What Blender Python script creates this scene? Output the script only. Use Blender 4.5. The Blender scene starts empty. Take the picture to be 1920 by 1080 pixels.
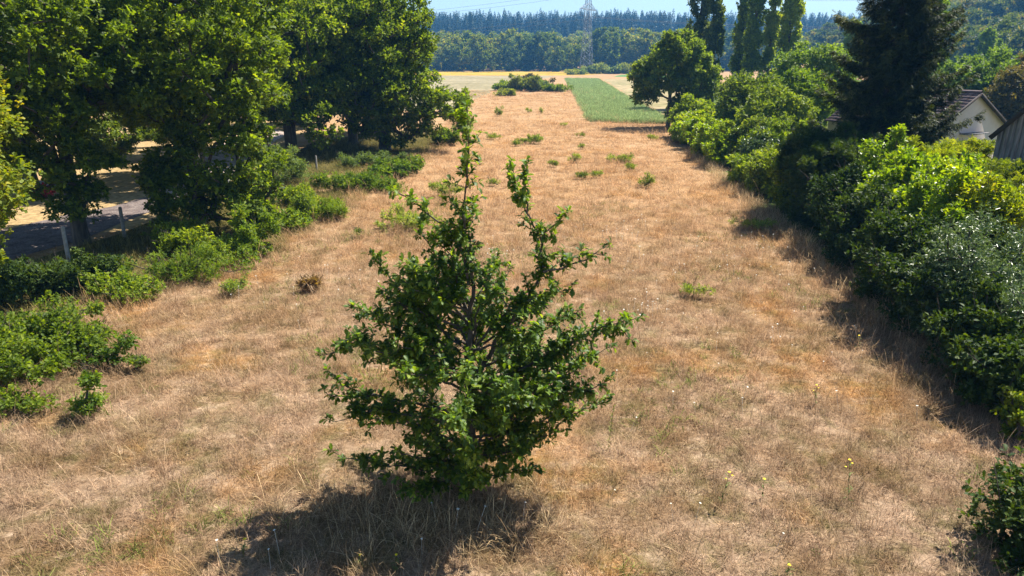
import bpy, math
import numpy as np
from math import radians as rad, sin, cos, pi

# ------------------------------------------------------------------ camera, sky, sun, exposure
sc = bpy.context.scene
PITCH = rad(18.6)
CAM = np.array([0.0, 0.0, 6.5])
cd = bpy.data.cameras.new("camera"); cam = bpy.data.objects.new("camera", cd)
sc.collection.objects.link(cam); sc.camera = cam
cd.sensor_width = 36; cd.lens = 24.0; cd.clip_start = 0.1; cd.clip_end = 6000
cam.location = CAM; cam.rotation_euler = (pi/2 - PITCH, 0, 0)

SUN_EL, SUN_AZ = rad(57), rad(54)          # azimuth from +Y (view direction) towards +X
w = bpy.data.worlds.new("World"); sc.world = w; w.use_nodes = True
nt = w.node_tree; bg = nt.nodes["Background"]
sky = nt.nodes.new("ShaderNodeTexSky"); sky.sky_type = 'NISHITA'; sky.sun_disc = False
sky.sun_elevation = SUN_EL; sky.sun_rotation = SUN_AZ
sky.air_density = 1.0; sky.dust_density = 0.1; sky.ozone_density = 1.6
nt.links.new(sky.outputs[0], bg.inputs[0]); bg.inputs[1].default_value = 0.065
sd = bpy.data.lights.new("sun", 'SUN'); sun = bpy.data.objects.new("sun", sd)
sd.energy = 5.0; sd.angle = rad(0.53); sd.color = (1.0, 0.94, 0.84)
S = np.array([sin(SUN_AZ)*cos(SUN_EL), cos(SUN_AZ)*cos(SUN_EL), sin(SUN_EL)])
sun.rotation_euler = (pi/2 - SUN_EL, 0, pi - SUN_AZ)
sc.collection.objects.link(sun)
sc.view_settings.view_transform = 'Standard'; sc.view_settings.look = 'None'
sc.view_settings.exposure = 1.3; sc.view_settings.gamma = 1
sc.cycles.max_bounces = 6; sc.cycles.diffuse_bounces = 3; sc.cycles.glossy_bounces = 1
sc.cycles.transmission_bounces = 3; sc.cycles.transparent_max_bounces = 4; sc.cycles.volume_bounces = 0
sc.cycles.caustics_reflective = False; sc.cycles.caustics_refractive = False

# ------------------------------------------------------------------ helpers
CT, ST = cos(PITCH), sin(PITCH); F = 1280.0
def gp(px, py, z=0.0):
    """where the view ray through photo pixel (1920x1080) meets height z"""
    a = (px-960)/F; b = (540-py)/F
    d = np.array([a, CT + b*ST, -ST + b*CT])
    t = (z - CAM[2])/d[2]
    return CAM + d*t
def at(px, py, Y):
    """the point on that ray at distance Y ahead"""
    a = (px-960)/F; b = (540-py)/F
    d = np.array([a, CT + b*ST, -ST + b*CT])
    return CAM + d*(Y/d[1])

def tag(o, label=None, cat=None, group=None, kind=None):
    if label: o["label"] = label
    if cat: o["category"] = cat
    if group: o["group"] = group
    if kind: o["kind"] = kind
    return o

def mk(name, V, Fc, mat, parent=None, rnd=None, smooth=False, link=True):
    """ONE mesh object from numpy arrays (Fc: list of (n,k) index arrays or one)"""
    if not isinstance(Fc, list): Fc = [Fc]
    Fc = [np.asarray(f, dtype=np.int64) for f in Fc if len(f)]
    V = np.asarray(V, dtype=np.float32)
    me = bpy.data.meshes.new(name)
    me.vertices.add(len(V)); me.vertices.foreach_set("co", V.ravel())
    nl = sum(f.size for f in Fc); nf = sum(len(f) for f in Fc)
    me.loops.add(nl); me.polygons.add(nf)
    me.loops.foreach_set("vertex_index", np.concatenate([f.ravel() for f in Fc]).astype(np.int32))
    tot = np.concatenate([np.full(len(f), f.shape[1]) for f in Fc]).astype(np.int32)
    st = np.concatenate([[0], np.cumsum(tot)[:-1]]).astype(np.int32)
    me.polygons.foreach_set("loop_start", st)
    if smooth: me.polygons.foreach_set("use_smooth", np.ones(nf, dtype=bool))
    me.update(calc_edges=True); me.validate()
    if rnd is not None:
        at_ = me.attributes.new("rnd", 'FLOAT', 'FACE'); at_.data.foreach_set("value", np.asarray(rnd, dtype=np.float32))
    for m in (mat if isinstance(mat, list) else [mat]):
        me.materials.append(m)
    o = bpy.data.objects.new(name, me)
    if link: sc.collection.objects.link(o)
    if parent is not None: o.parent = parent
    return o

def empty(name, loc, label, cat, group=None):
    o = bpy.data.objects.new(name, None); sc.collection.objects.link(o)
    o.location = loc; o.empty_display_size = 0.3
    return tag(o, label, cat, group)

class MB:
    def __init__(s): s.V = []; s.F3 = []; s.F4 = []; s.n = 0
    def add(s, V, F):
        V = np.asarray(V, float); F = np.asarray(F)
        if len(F) == 0: return
        (s.F4 if F.shape[1] == 4 else s.F3).append(F + s.n); s.V.append(V); s.n += len(V)
    def build(s, name, mat, parent=None, **k):
        f = []
        if s.F3: f.append(np.concatenate(s.F3))
        if s.F4: f.append(np.concatenate(s.F4))
        return mk(name, np.concatenate(s.V), f, mat, parent, **k)
    def box(s, c, size, R=None):
        x, y, z = np.array(size)/2
        P = np.array([[i, j, k] for i in (-x, x) for j in (-y, y) for k in (-z, z)])
        if R is not None: P = P @ np.asarray(R).T
        s.add(P + c, [[0,1,3,2],[4,6,7,5],[0,4,5,1],[2,3,7,6],[0,2,6,4],[1,5,7,3]])
    def tubes(s, A, B, ra, rb, k=5):
        V, F_ = tubes(A, B, ra, rb, k); s.add(V, F_)

def norm(a): return a/np.maximum(np.linalg.norm(a, axis=-1, keepdims=True), 1e-9)
def tubes(A, B, ra, rb, k=5):
    A = np.atleast_2d(A).astype(float); B = np.atleast_2d(B).astype(float); n = len(A)
    ra = np.broadcast_to(ra, n); rb = np.broadcast_to(rb, n)
    d = norm(B-A); ref = np.where(np.abs(d[:, 2:3]) > .9, [[1., 0, 0]], [[0, 0, 1.]])
    u = norm(np.cross(d, ref)); v = np.cross(d, u)
    an = np.arange(k)*2*pi/k
    ring = u[:, None, :]*np.cos(an)[None, :, None] + v[:, None, :]*np.sin(an)[None, :, None]
    V = np.concatenate([A[:, None]+ring*ra[:, None, None], B[:, None]+ring*rb[:, None, None]], 1).reshape(-1, 3)
    i = np.arange(k); j = (i+1) % k
    f = np.stack([i, j, j+k, i+k], 1)[None] + (np.arange(n)*2*k)[:, None, None]
    return V, f.reshape(-1, 4)

# ------------------------------------------------------------------ materials
def newmat(name):
    m = bpy.data.materials.new(name); m.use_nodes = True
    m.node_tree.nodes.clear(); return m, m.node_tree.nodes, m.node_tree.links
def N(ns, t, **kw):
    n = ns.new(t)
    for k, v in kw.items(): setattr(n, k, v)
    return n
def ramp(ns, stops):
    r = ns.new("ShaderNodeValToRGB"); e = r.color_ramp.elements
    while len(e) > 1: e.remove(e[-1])
    e[0].position = stops[0][0]; e[0].color = (*stops[0][1], 1)
    for p, c in stops[1:]:
        x = e.new(p); x.color = (*c, 1)
    return r
def c3(r, g, b): return (r, g, b)

def leafmat(name, stops, trans=0.35, tcol=(2.0, 1.85, 0.32), rough=0.55, noise=0.6, spec=0.22, hue=0.35):
    m, ns, ln = newmat(name)
    a = N(ns, "ShaderNodeAttribute", attribute_name="rnd"); geo = N(ns, "ShaderNodeNewGeometry")
    nz = N(ns, "ShaderNodeTexNoise"); nz.inputs["Scale"].default_value = noise; nz.inputs["Detail"].default_value = 2
    ln.new(geo.outputs["Position"], nz.inputs["Vector"])
    oi = N(ns, "ShaderNodeObjectInfo")
    mx = N(ns, "ShaderNodeMath", operation='MULTIPLY_ADD'); ln.new(nz.outputs[0], mx.inputs[0]); mx.inputs[1].default_value = 1.0; mx.inputs[2].default_value = -0.5
    m2 = N(ns, "ShaderNodeMath", operation='MULTIPLY_ADD'); ln.new(oi.outputs["Random"], m2.inputs[0]); m2.inputs[1].default_value = hue; m2.inputs[2].default_value = -hue/2
    s1 = N(ns, "ShaderNodeMath", operation='ADD'); ln.new(a.outputs["Fac"], s1.inputs[0]); ln.new(mx.outputs[0], s1.inputs[1])
    s2 = N(ns, "ShaderNodeMath", operation='ADD'); ln.new(s1.outputs[0], s2.inputs[0]); ln.new(m2.outputs[0], s2.inputs[1])
    r = ramp(ns, stops); ln.new(s2.outputs[0], r.inputs[0])
    p = N(ns, "ShaderNodeBsdfPrincipled"); p.inputs["Roughness"].default_value = rough
    p.inputs["Specular IOR Level"].default_value = spec
    ln.new(r.outputs[0], p.inputs["Base Color"])
    t = N(ns, "ShaderNodeBsdfTranslucent")
    mm = N(ns, "ShaderNodeMix", data_type='RGBA', blend_type='MULTIPLY'); mm.inputs[0].default_value = 1
    ln.new(r.outputs[0], mm.inputs[6]); mm.inputs[7].default_value = (*tcol, 1)
    ln.new(mm.outputs[2], t.inputs["Color"])
    x = N(ns, "ShaderNodeMixShader"); x.inputs[0].default_value = trans
    ln.new(p.outputs[0], x.inputs[1]); ln.new(t.outputs[0], x.inputs[2])
    o = N(ns, "ShaderNodeOutputMaterial"); ln.new(x.outputs[0], o.inputs[0]); return m

def plainmat(name, c1, c2, scale=6.0, rough=0.85, bump=0.3, detail=5, spec=0.3, stretch=(1, 1, 1), metal=0.0):
    m, ns, ln = newmat(name)
    tc = N(ns, "ShaderNodeTexCoord"); mp = N(ns, "ShaderNodeMapping"); mp.inputs["Scale"].default_value = stretch
    ln.new(tc.outputs["Object"], mp.inputs[0])
    nz = N(ns, "ShaderNodeTexNoise"); nz.inputs["Scale"].default_value = scale; nz.inputs["Detail"].default_value = detail
    ln.new(mp.outputs[0], nz.inputs["Vector"])
    r = ramp(ns, [(0.3, c1), (0.7, c2)]); ln.new(nz.outputs[0], r.inputs[0])
    p = N(ns, "ShaderNodeBsdfPrincipled"); p.inputs["Roughness"].default_value = rough
    p.inputs["Specular IOR Level"].default_value = spec; p.inputs["Metallic"].default_value = metal
    ln.new(r.outputs[0], p.inputs["Base Color"])
    if bump:
        b = N(ns, "ShaderNodeBump"); b.inputs["Strength"].default_value = bump; b.inputs["Distance"].default_value = 0.02
        ln.new(nz.outputs[0], b.inputs["Height"]); ln.new(b.outputs[0], p.inputs["Normal"])
    o = N(ns, "ShaderNodeOutputMaterial"); ln.new(p.outputs[0], o.inputs[0]); return m

def meadow_group():
    """colour of the dry meadow by place: tan, pinkish grey, orange straw and thin green patches"""
    g = bpy.data.node_groups.new("meadow_colour", 'ShaderNodeTree')
    g.interface.new_socket("Color", in_out='OUTPUT', socket_type='NodeSocketColor')
    ns, ln = g.nodes, g.links
    geo = N(ns, "ShaderNodeNewGeometry")
    def noise(scale, detail=3, off=(0, 0, 0), sc_=(1, 1, 1), rough=.55):
        mp = N(ns, "ShaderNodeMapping"); mp.inputs["Location"].default_value = off; mp.inputs["Scale"].default_value = sc_
        ln.new(geo.outputs["Position"], mp.inputs[0])
        n = N(ns, "ShaderNodeTexNoise"); n.inputs["Scale"].default_value = scale; n.inputs["Detail"].default_value = detail
        n.inputs["Roughness"].default_value = rough
        ln.new(mp.outputs[0], n.inputs["Vector"]); return n.outputs[0]
    def rng(src, a, b, lo=0., hi=1.):
        r = N(ns, "ShaderNodeMapRange"); r.inputs[1].default_value = a; r.inputs[2].default_value = b
        r.inputs[3].default_value = lo; r.inputs[4].default_value = hi; ln.new(src, r.inputs[0]); return r.outputs[0]
    def mix(f, a, b):
        m = N(ns, "ShaderNodeMix", data_type='RGBA'); ln.new(f, m.inputs[0])
        for s, v in ((m.inputs[6], a), (m.inputs[7], b)):
            if isinstance(v, tuple): s.default_value = (*v, 1)
            else: ln.new(v, s)
        return m.outputs[2]
    sep = N(ns, "ShaderNodeSeparateXYZ"); ln.new(geo.outputs["Position"], sep.inputs[0])
    far = rng(sep.outputs[1], 9, 34)
    near = mix(rng(noise(.55, 4), .38, .62), (.27, .18, .10), (.41, .295, .205))      # straw / grey-pink
    farc = mix(rng(noise(.16, 4, (3, 1, 0), (1, 2.2, 1)), .35, .65), (.45, .28, .145), (.55, .37, .215))
    c = mix(far, near, farc)
    c = mix(rng(noise(.35, 4, (9, 2, 0)), .54, .68, 0, .75), c, (.45, .245, .085))        # orange patches
    gf = N(ns, "ShaderNodeMath", operation='MULTIPLY'); ln.new(rng(noise(1.1, 6, (31, 12, 0), rough=.8), .48, .62), gf.inputs[0])
    ln.new(rng(sep.outputs[1], 8, 45, .65, .15), gf.inputs[1])
    c = mix(gf.outputs[0], c, (.135, .135, .045))                                          # thin green
    c = mix(rng(noise(2.4, 3, (5, 55, 0)), .58, .72, 0, .6), c, (.20, .125, .075))
    c = mix(rng(noise(1.6, 5, (77, 8, 0), (1, 1.6, 1), .8), .52, .66, 0, .75), c, (.58, .44, .31))   # bleached flat straw        # brown thatch
    out = N(ns, "NodeGroupOutput"); ln.new(c, out.inputs[0]); return g
MEADOW = meadow_group()

def grassmat(name, meadow=True, col=(.1, .2, .03), col2=(.2, .3, .06), trans=.3):
    m, ns, ln = newmat(name)
    a = N(ns, "ShaderNodeAttribute", attribute_name="rnd"); oi = N(ns, "ShaderNodeObjectInfo")
    s = N(ns, "ShaderNodeMath", operation='MULTIPLY_ADD'); ln.new(oi.outputs["Random"], s.inputs[0]); s.inputs[1].default_value = .5
    ln.new(a.outputs["Fac"], s.inputs[2])
    v = ramp(ns, [(0.08, (.40, .35, .29)), (.5, (.95, .93, .9)), (1.4, (2.1, 2.0, 1.9))])
    v.color_ramp.elements[2].position = 1.0
    h = N(ns, "ShaderNodeMath", operation='MULTIPLY'); ln.new(s.outputs[0], h.inputs[0]); h.inputs[1].default_value = .67
    ln.new(h.outputs[0], v.inputs[0])
    mm = N(ns, "ShaderNodeMix", data_type='RGBA', blend_type='MULTIPLY'); mm.inputs[0].default_value = 1
    if meadow:
        g = N(ns, "ShaderNodeGroup"); g.node_tree = MEADOW; ln.new(g.outputs[0], mm.inputs[6])
    else:
        r = ramp(ns, [(0, col), (1, col2)]); ln.new(h.outputs[0], r.inputs[0]); ln.new(r.outputs[0], mm.inputs[6])
    ln.new(v.outputs[0], mm.inputs[7])
    p = N(ns, "ShaderNodeBsdfDiffuse"); ln.new(mm.outputs[2], p.inputs["Color"])
    t = N(ns, "ShaderNodeBsdfTranslucent"); ln.new(mm.outputs[2], t.inputs["Color"])
    x = N(ns, "ShaderNodeMixShader"); x.inputs[0].default_value = trans
    ln.new(p.outputs[0], x.inputs[1]); ln.new(t.outputs[0], x.inputs[2])
    o = N(ns, "ShaderNodeOutputMaterial"); ln.new(x.outputs[0], o.inputs[0]); return m

def groundmat():
    m, ns, ln = newmat("meadow_ground")
    g = N(ns, "ShaderNodeGroup"); g.node_tree = MEADOW
    geo = N(ns, "ShaderNodeNewGeometry")
    nz = N(ns, "ShaderNodeTexNoise"); nz.inputs["Scale"].default_value = 9; nz.inputs["Detail"].default_value = 8; nz.inputs["Roughness"].default_value = .75
    ln.new(geo.outputs["Position"], nz.inputs["Vector"])
    r = ramp(ns, [(.3, (.35, .32, .29)), (.52, (.74, .72, .70)), (.72, (1.05, 1.05, 1.03))]); ln.new(nz.outputs[0], r.inputs[0])
    mm = N(ns, "ShaderNodeMix", data_type='RGBA', blend_type='MULTIPLY'); mm.inputs[0].default_value = 1
    ln.new(g.outputs[0], mm.inputs[6]); ln.new(r.outputs[0], mm.inputs[7])
    p = N(ns, "ShaderNodeBsdfDiffuse"); ln.new(mm.outputs[2], p.inputs["Color"])
    b = N(ns, "ShaderNodeBump"); b.inputs["Strength"].default_value = .7; b.inputs["Distance"].default_value = .06
    ln.new(nz.outputs[0], b.inputs["Height"]); ln.new(b.outputs[0], p.inputs["Normal"])
    o = N(ns, "ShaderNodeOutputMaterial"); ln.new(p.outputs[0], o.inputs[0]); return m

def fieldmat(name, c1, c2, scale=.15, fine=5., rows=None, detail=5):
    m, ns, ln = newmat(name)
    geo = N(ns, "ShaderNodeNewGeometry"); mp = N(ns, "ShaderNodeMapping")
    if rows: mp.inputs["Scale"].default_value = rows
    ln.new(geo.outputs["Position"], mp.inputs[0])
    nz = N(ns, "ShaderNodeTexNoise"); nz.inputs["Scale"].default_value = scale; nz.inputs["Detail"].default_value = detail
    nf = N(ns, "ShaderNodeTexNoise"); nf.inputs["Scale"].default_value = fine; nf.inputs["Detail"].default_value = 4
    ln.new(mp.outputs[0], nz.inputs["Vector"]); ln.new(geo.outputs["Position"], nf.inputs["Vector"])
    r = ramp(ns, [(.35, c1), (.65, c2)]); ln.new(nz.outputs[0], r.inputs[0])
    v = ramp(ns, [(.3, (.6, .6, .6)), (.7, (1.3, 1.3, 1.3))]); ln.new(nf.outputs[0], v.inputs[0])
    mm = N(ns, "ShaderNodeMix", data_type='RGBA', blend_type='MULTIPLY'); mm.inputs[0].default_value = 1
    ln.new(r.outputs[0], mm.inputs[6]); ln.new(v.outputs[0], mm.inputs[7])
    p = N(ns, "ShaderNodeBsdfDiffuse"); ln.new(mm.outputs[2], p.inputs["Color"])
    b = N(ns, "ShaderNodeBump"); b.inputs["Strength"].default_value = .5; b.inputs["Distance"].default_value = .1
    ln.new(nf.outputs[0], b.inputs["Height"]); ln.new(b.outputs[0], p.inputs["Normal"])
    o = N(ns, "ShaderNodeOutputMaterial"); ln.new(p.outputs[0], o.inputs[0]); return m

BARK = plainmat("bark", (.035, .028, .022), (.12, .10, .08), 9, .9, .8, stretch=(1, 1, .25))
GREYBARK = plainmat("grey_bark", (.04, .033, .025), (.12, .10, .08), 14, .9, .6, stretch=(1, 1, .3))
OAK = leafmat("oak_leaf", [(0, (.045, .080, .010)), (.5, (.13, .195, .018)), (.85, (.23, .29, .03)), (1, (.34, .37, .05))], .5)
YOAK = leafmat("young_oak_leaf", [(0, (.032, .070, .012)), (.55, (.080, .150, .016)), (.88, (.15, .23, .025)), (1, (.23, .30, .04))], .45, rough=.5, spec=.35, noise=1.2)
YELLOWOAK = leafmat("yellow_oak_leaf", [(0, (.08, .13, .015)), (.5, (.19, .23, .02)), (1, (.40, .34, .02))], .4)
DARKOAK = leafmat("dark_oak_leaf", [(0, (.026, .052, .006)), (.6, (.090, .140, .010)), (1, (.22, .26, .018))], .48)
POPLAR = leafmat("poplar_leaf", [(0, (.08, .13, .02)), (.5, (.20, .27, .04)), (1, (.34, .38, .07))], .5, noise=.4)
WALNUT = leafmat("ash_leaf", [(0, (.045, .085, .02)), (.6, (.12, .18, .035)), (1, (.22, .28, .06))], .42)
LAUREL = leafmat("laurel_leaf", [(0, (.08, .15, .004)), (.5, (.18, .27, .010)), (1, (.36, .41, .025))], .46, rough=.4, spec=.5)
DARKSHADED = leafmat("dark_and_shaded_leaf", [(0, (.018, .040, .008)), (.5, (.036, .068, .012)), (1, (.08, .12, .02))], .3, rough=.6, spec=.2)  # conifer green; also shade put into the colour of brambles, hedge face, corner bush
YSHRUB = leafmat("yellow_green_leaf", [(0, (.06, .10, .02)), (.5, (.14, .20, .03)), (1, (.28, .34, .06))], .36)
GSHRUB = leafmat("grey_green_leaf", [(0, (.06, .10, .035)), (.5, (.12, .18, .06)), (1, (.22, .28, .10))], .35)
SILVER = leafmat("silvery_leaf", [(0, (.05, .085, .03)), (.5, (.11, .17, .06)), (1, (.22, .29, .12))], .28, tcol=(1.2, 1.2, .6), rough=.36, spec=.55)
FRESH = leafmat("fresh_green_leaf", [(0, (.055, .11, .012)), (.5, (.13, .20, .02)), (1, (.25, .31, .04))], .42)
CONIF = leafmat("spruce_needle", [(0, (.010, .019, .006)), (.5, (.032, .048, .013)), (.8, (.085, .105, .03)), (1, (.18, .19, .06))], .2, noise=.8)
CYPR = leafmat("cypress_spray", [(0, (.07, .11, .010)), (.5, (.16, .22, .014)), (1, (.32, .35, .03))], .42)
LOCUST = leafmat("locust_leaf", [(0, (.07, .13, .035)), (.5, (.14, .22, .055)), (1, (.24, .32, .09))], .38, noise=.25)
BROWNL = leafmat("browning_leaf", [(0, (.06, .06, .03)), (.5, (.12, .11, .05)), (1, (.22, .15, .07))], .3)
BROOM = leafmat("broom_leaf", [(0, (.10, .13, .025)), (.5, (.19, .225, .05)), (1, (.31, .33, .10))], .42, noise=.7)
REDL = leafmat("red_leaf", [(0, (.12, .01, .012)), (.6, (.35, .02, .03)), (1, (.75, .06, .07))], .3, tcol=(1.2, .5, .5))
FARB = leafmat("far_broadleaf", [(0, (.035, .06, .010)), (.5, (.11, .16, .025)), (.85, (.20, .23, .035)), (1, (.30, .26, .05))], .42, noise=.05, hue=.7)
FARC = leafmat("far_conifer", [(0, (.012, .028, .018)), (.5, (.028, .052, .028)), (1, (.055, .085, .035))], .1, noise=.03, hue=.5)
HILLB = leafmat("hill_broadleaf", [(0, (.04, .065, .012)), (.5, (.09, .125, .02)), (.85, (.15, .17, .03)), (1, (.25, .19, .04))], .35, noise=.06, hue=.8)
METAL = plainmat("galvanised_steel", (.15, .17, .21), (.25, .28, .33), 2, .5, 0, metal=.3)

# ------------------------------------------------------------------ ground and fields
def height(x, y):
    x = np.asarray(x, float); y = np.asarray(y, float)
    def ss(t): t = np.clip(t, 0, 1); return t*t*(3-2*t)
    h = ss((y-395)/500)*27 + 2.5*np.sin(x/170+1)*ss((y-420)/300)
    r = np.hypot((x-250)/120, (y-300)/120)
    h = h + 20*ss(1.28-r)*ss((y-120)/120)
    return h
xs = np.concatenate([-np.geomspace(4000, 30, 26), np.linspace(-27, 27, 19), np.geomspace(30, 4000, 46)])
ys = np.concatenate([np.linspace(-60, 60, 25), np.geomspace(64, 4200, 70)])
X, Y = np.meshgrid(xs, ys); nx, ny = len(xs), len(ys)
Z = height(X, Y)
ii = (np.arange(ny-1)[:, None]*nx + np.arange(nx-1)[None]).ravel()
g = mk("ground", np.stack([X, Y, Z], -1).reshape(-1, 3), np.stack([ii, ii+1, ii+nx+1, ii+nx], 1), groundmat(), smooth=True)
tag(g, "dry sunburnt meadow ground reaching to the far woods", None, None, "structure"); g["category"] = "ground"

def sheet(name, pts, mat, z, label, cat="field", sub=0, wob=0.0, seed=1):
    """flat polygon laid on the ground, its edge broken up a little"""
    r = np.random.default_rng(seed); pts = np.asarray(pts, float)[:, :2]; out = []
    for a, b in zip(pts, np.roll(pts, -1, 0)):
        L = np.linalg.norm(b-a); n = max(1, int(L/sub)) if sub else 1
        for k in range(n):
            p = a + (b-a)*k/n
            if wob and k: p = p + r.normal(0, wob, 2)
            out.append([p[0], p[1], z])
    o = mk(name, np.array(out), [np.arange(len(out))[None]], mat)
    return tag(o, label, cat, None, "structure")
sheet("green_field", [gp(1060, 148), gp(1122, 149), gp(1180, 186), gp(1262, 232.5), gp(1180, 231), gp(1107, 228.5)],
      fieldmat("green_crop", (.15, .23, .08), (.21, .30, .11), .12, 1.2), .010, "narrow strip of fresh green crop beside the dry meadow", sub=1.2, wob=.12)
sheet("pale_field", [gp(600, 141.5), gp(1046, 142.5), gp(1010, 149), gp(930, 168), gp(895, 186), gp(850, 205), gp(560, 215)],
      fieldmat("pale_stubble", (.22, .19, .11), (.31, .265, .17), .06, .8), .006, "pale grey green stubble field left of the shrub mound", sub=3, wob=.4)
sheet("golden_field", [gp(500, 133.5), gp(1300, 134.5), gp(1150, 138), gp(1082, 141.5), gp(600, 141.2)],
      fieldmat("golden_crop", (.34, .23, .04), (.45, .31, .07), .05, .3), .008, "golden yellow crop strip in front of the far wood", sub=8, wob=.5)
sheet("far_green_field", [gp(1165, 140), gp(1300, 140.5), gp(1300, 146), gp(1150, 144)],
      fieldmat("far_crop", (.08, .17, .06), (.13, .22, .08), .05, .3), .008, "thin far strip of green crop right of the pylon", sub=8, wob=.5)
sheet("tan_field", [gp(1130, 148), gp(1320, 150), gp(1420, 200), gp(1290, 232), gp(1190, 186)],
      fieldmat("tan_stubble", (.22, .20, .10), (.34, .27, .16), .09, .8), .006, "dry pale field right of the green crop strip", sub=3, wob=.3)
# lawn, road and gravel path beyond the left trees
sheet("lawn", [gp(-420, 520), gp(20, 455), gp(240, 432), gp(330, 395), gp(480, 330), gp(560, 262), gp(560, 225), gp(-700, 225)],
      fieldmat("dry_lawn", (.30, .21, .10), (.38, .27, .14), .12, 4), .004, "short tan lawn beyond the left row of oaks", "lawn", sub=1.5, wob=.1)
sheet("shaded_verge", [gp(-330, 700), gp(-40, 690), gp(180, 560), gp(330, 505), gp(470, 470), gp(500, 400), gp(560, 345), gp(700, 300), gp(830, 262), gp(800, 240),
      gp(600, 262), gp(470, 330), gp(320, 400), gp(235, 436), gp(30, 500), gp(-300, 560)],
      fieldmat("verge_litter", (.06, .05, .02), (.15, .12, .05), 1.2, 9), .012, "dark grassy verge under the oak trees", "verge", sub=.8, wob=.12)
sheet("road", [gp(-300, 600), gp(0, 492), gp(150, 452), gp(250, 410), gp(330, 378), gp(348, 366), gp(300, 362), gp(210, 388), gp(120, 404), gp(20, 430), gp(-300, 470)],
      fieldmat("old_asphalt", (.12, .095, .09), (.20, .165, .15), 2, 14), .018, "grey asphalt lane running behind the left oaks", "road", sub=.8, wob=.06)
sheet("gravel_path", [gp(348, 366), gp(330, 378), gp(420, 350), gp(520, 262), gp(545, 250), gp(500, 240), gp(330, 300), gp(300, 362)],
      fieldmat("pink_gravel", (.34, .26, .22), (.45, .36, .31), 2, 10), .022, "pinkish gravel path leading away from the lane", "path", sub=.8, wob=.06)
sheet("driveway", [gp(20, 352), gp(180, 352), gp(185, 343), gp(20, 338)],
      fieldmat("pale_concrete", (.40, .38, .42), (.50, .48, .52), 2, 8), .024, "short pale paved driveway across the lawn", "driveway", sub=.8, wob=.04)

sheet("garden_lawn", [gp(1262, 236), gp(1300, 290), gp(1440, 420), gp(1750, 640), gp(1935, 770), gp(2600, 770), gp(2600, 150), gp(1500, 150), gp(1340, 175)],
      fieldmat("garden_grass", (.06, .09, .02), (.12, .14, .04), .3, 5), .014, "green garden grass behind the right hedge", "lawn", sub=2, wob=.15)

# ------------------------------------------------------------------ foliage machinery
def make_leaf(kind):
    if kind == 'oak':       # lobed outline, folded along the midrib
        u = np.array([0, .14, .22, .30, .42, .50, .62, .70, .82, .90, 1.])
        h = np.array([.01, .07, .17, .09, .26, .13, .31, .16, .26, .12, .0])
        V = [[a, 0, 0] for a in u] + [[a+.03, b, .35*b] for a, b in zip(u, h)] + [[a+.03, -b, .35*b] for a, b in zip(u, h)]
        n = len(u); F_ = []
        for i in range(n-1):
            F_.append([i, i+1, n+i+1, n+i]); F_.append([i+1, i, 2*n+i, 2*n+i+1])
        V = np.array(V, float); V[:, 2] -= .25*V[:, 0]**2
        return V, np.array(F_)
    if kind == 'lobed':     # cheaper ragged leaf
        V = np.array([[0, 0, 0], [.3, .26, .06], [.45, .12, .03], [.7, .30, .04], [1, 0, -.12], [.7, -.30, .04], [.45, -.12, .03], [.3, -.26, .06]])
        return V, np.array([[0, 1, 2, 6], [0, 2, 6, 7], [2, 3, 4, 4], [2, 4, 5, 6]])[:, :]
    if kind == 'kite':
        V = np.array([[0, 0, 0], [.5, .28, .08], [1, 0, -.08], [.5, -.28, .08]])
        return V, np.array([[0, 1, 2], [0, 2, 3]])
    if kind == 'narrow':
        V = np.array([[0, 0, 0], [.45, .13, .03], [1, 0, -.1], [.45, -.13, .03]])
        return V, np.array([[0, 1, 2], [0, 2, 3]])
    if kind == 'spray':     # small feathery twig of narrow leaflets
        V, F_ = [], []
        for i, (a, l) in enumerate([(.1, .35), (.35, .42), (.6, .36)]):
            for s in (1, -1):
                k = len(V); V += [[a, 0, 0], [a+.22, s*l*.5, .03], [a+.34, s*l, -.06], [a+.08, s*l*.55, -.02]]; F_.append([k, k+1, k+2, k+3])
        k = len(V); V += [[.7, 0, 0], [.85, .08, .02], [1.1, 0, -.08], [.85, -.08, .02]]; F_.append([k, k+1, k+2, k+3])
        return np.array(V, float), np.array(F_)
LEAF = {k: make_leaf(k) for k in ('oak', 'kite', 'narrow', 'spray')}
V_ = np.array([[0, 0, 0], [.28, .25, .06], [.48, .10, .03], [.74, .29, .03], [1, 0, -.12], [.74, -.29, .03], [.48, -.10, .03], [.28, -.25, .06]])
LEAF['lobed'] = (V_, np.array([[0, 1, 2, 6], [0, 6, 6, 7], [2, 3, 4, 6], [4, 5, 6, 6]]))
LEAF['lobed'] = (V_, np.array([[0, 1, 2], [0, 2, 6], [0, 6, 7], [2, 3, 4], [2, 4, 6], [4, 5, 6]]))

def leaves(P, f, u, size, kind):
    T, TF = LEAF[kind]; n = len(P)
    f = norm(f); s = norm(np.cross(u, f)); u = np.cross(f, s)
    size = np.broadcast_to(size, n)[:, None, None]
    V = (T[None, :, 0:1]*f[:, None] + T[None, :, 1:2]*s[:, None] + T[None, :, 2:3]*u[:, None])*size + P[:, None]
    Fq = TF[None] + (np.arange(n)*len(T))[:, None, None]
    return V.reshape(-1, 3), Fq.reshape(-1, TF.shape[1]), len(TF)

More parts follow.
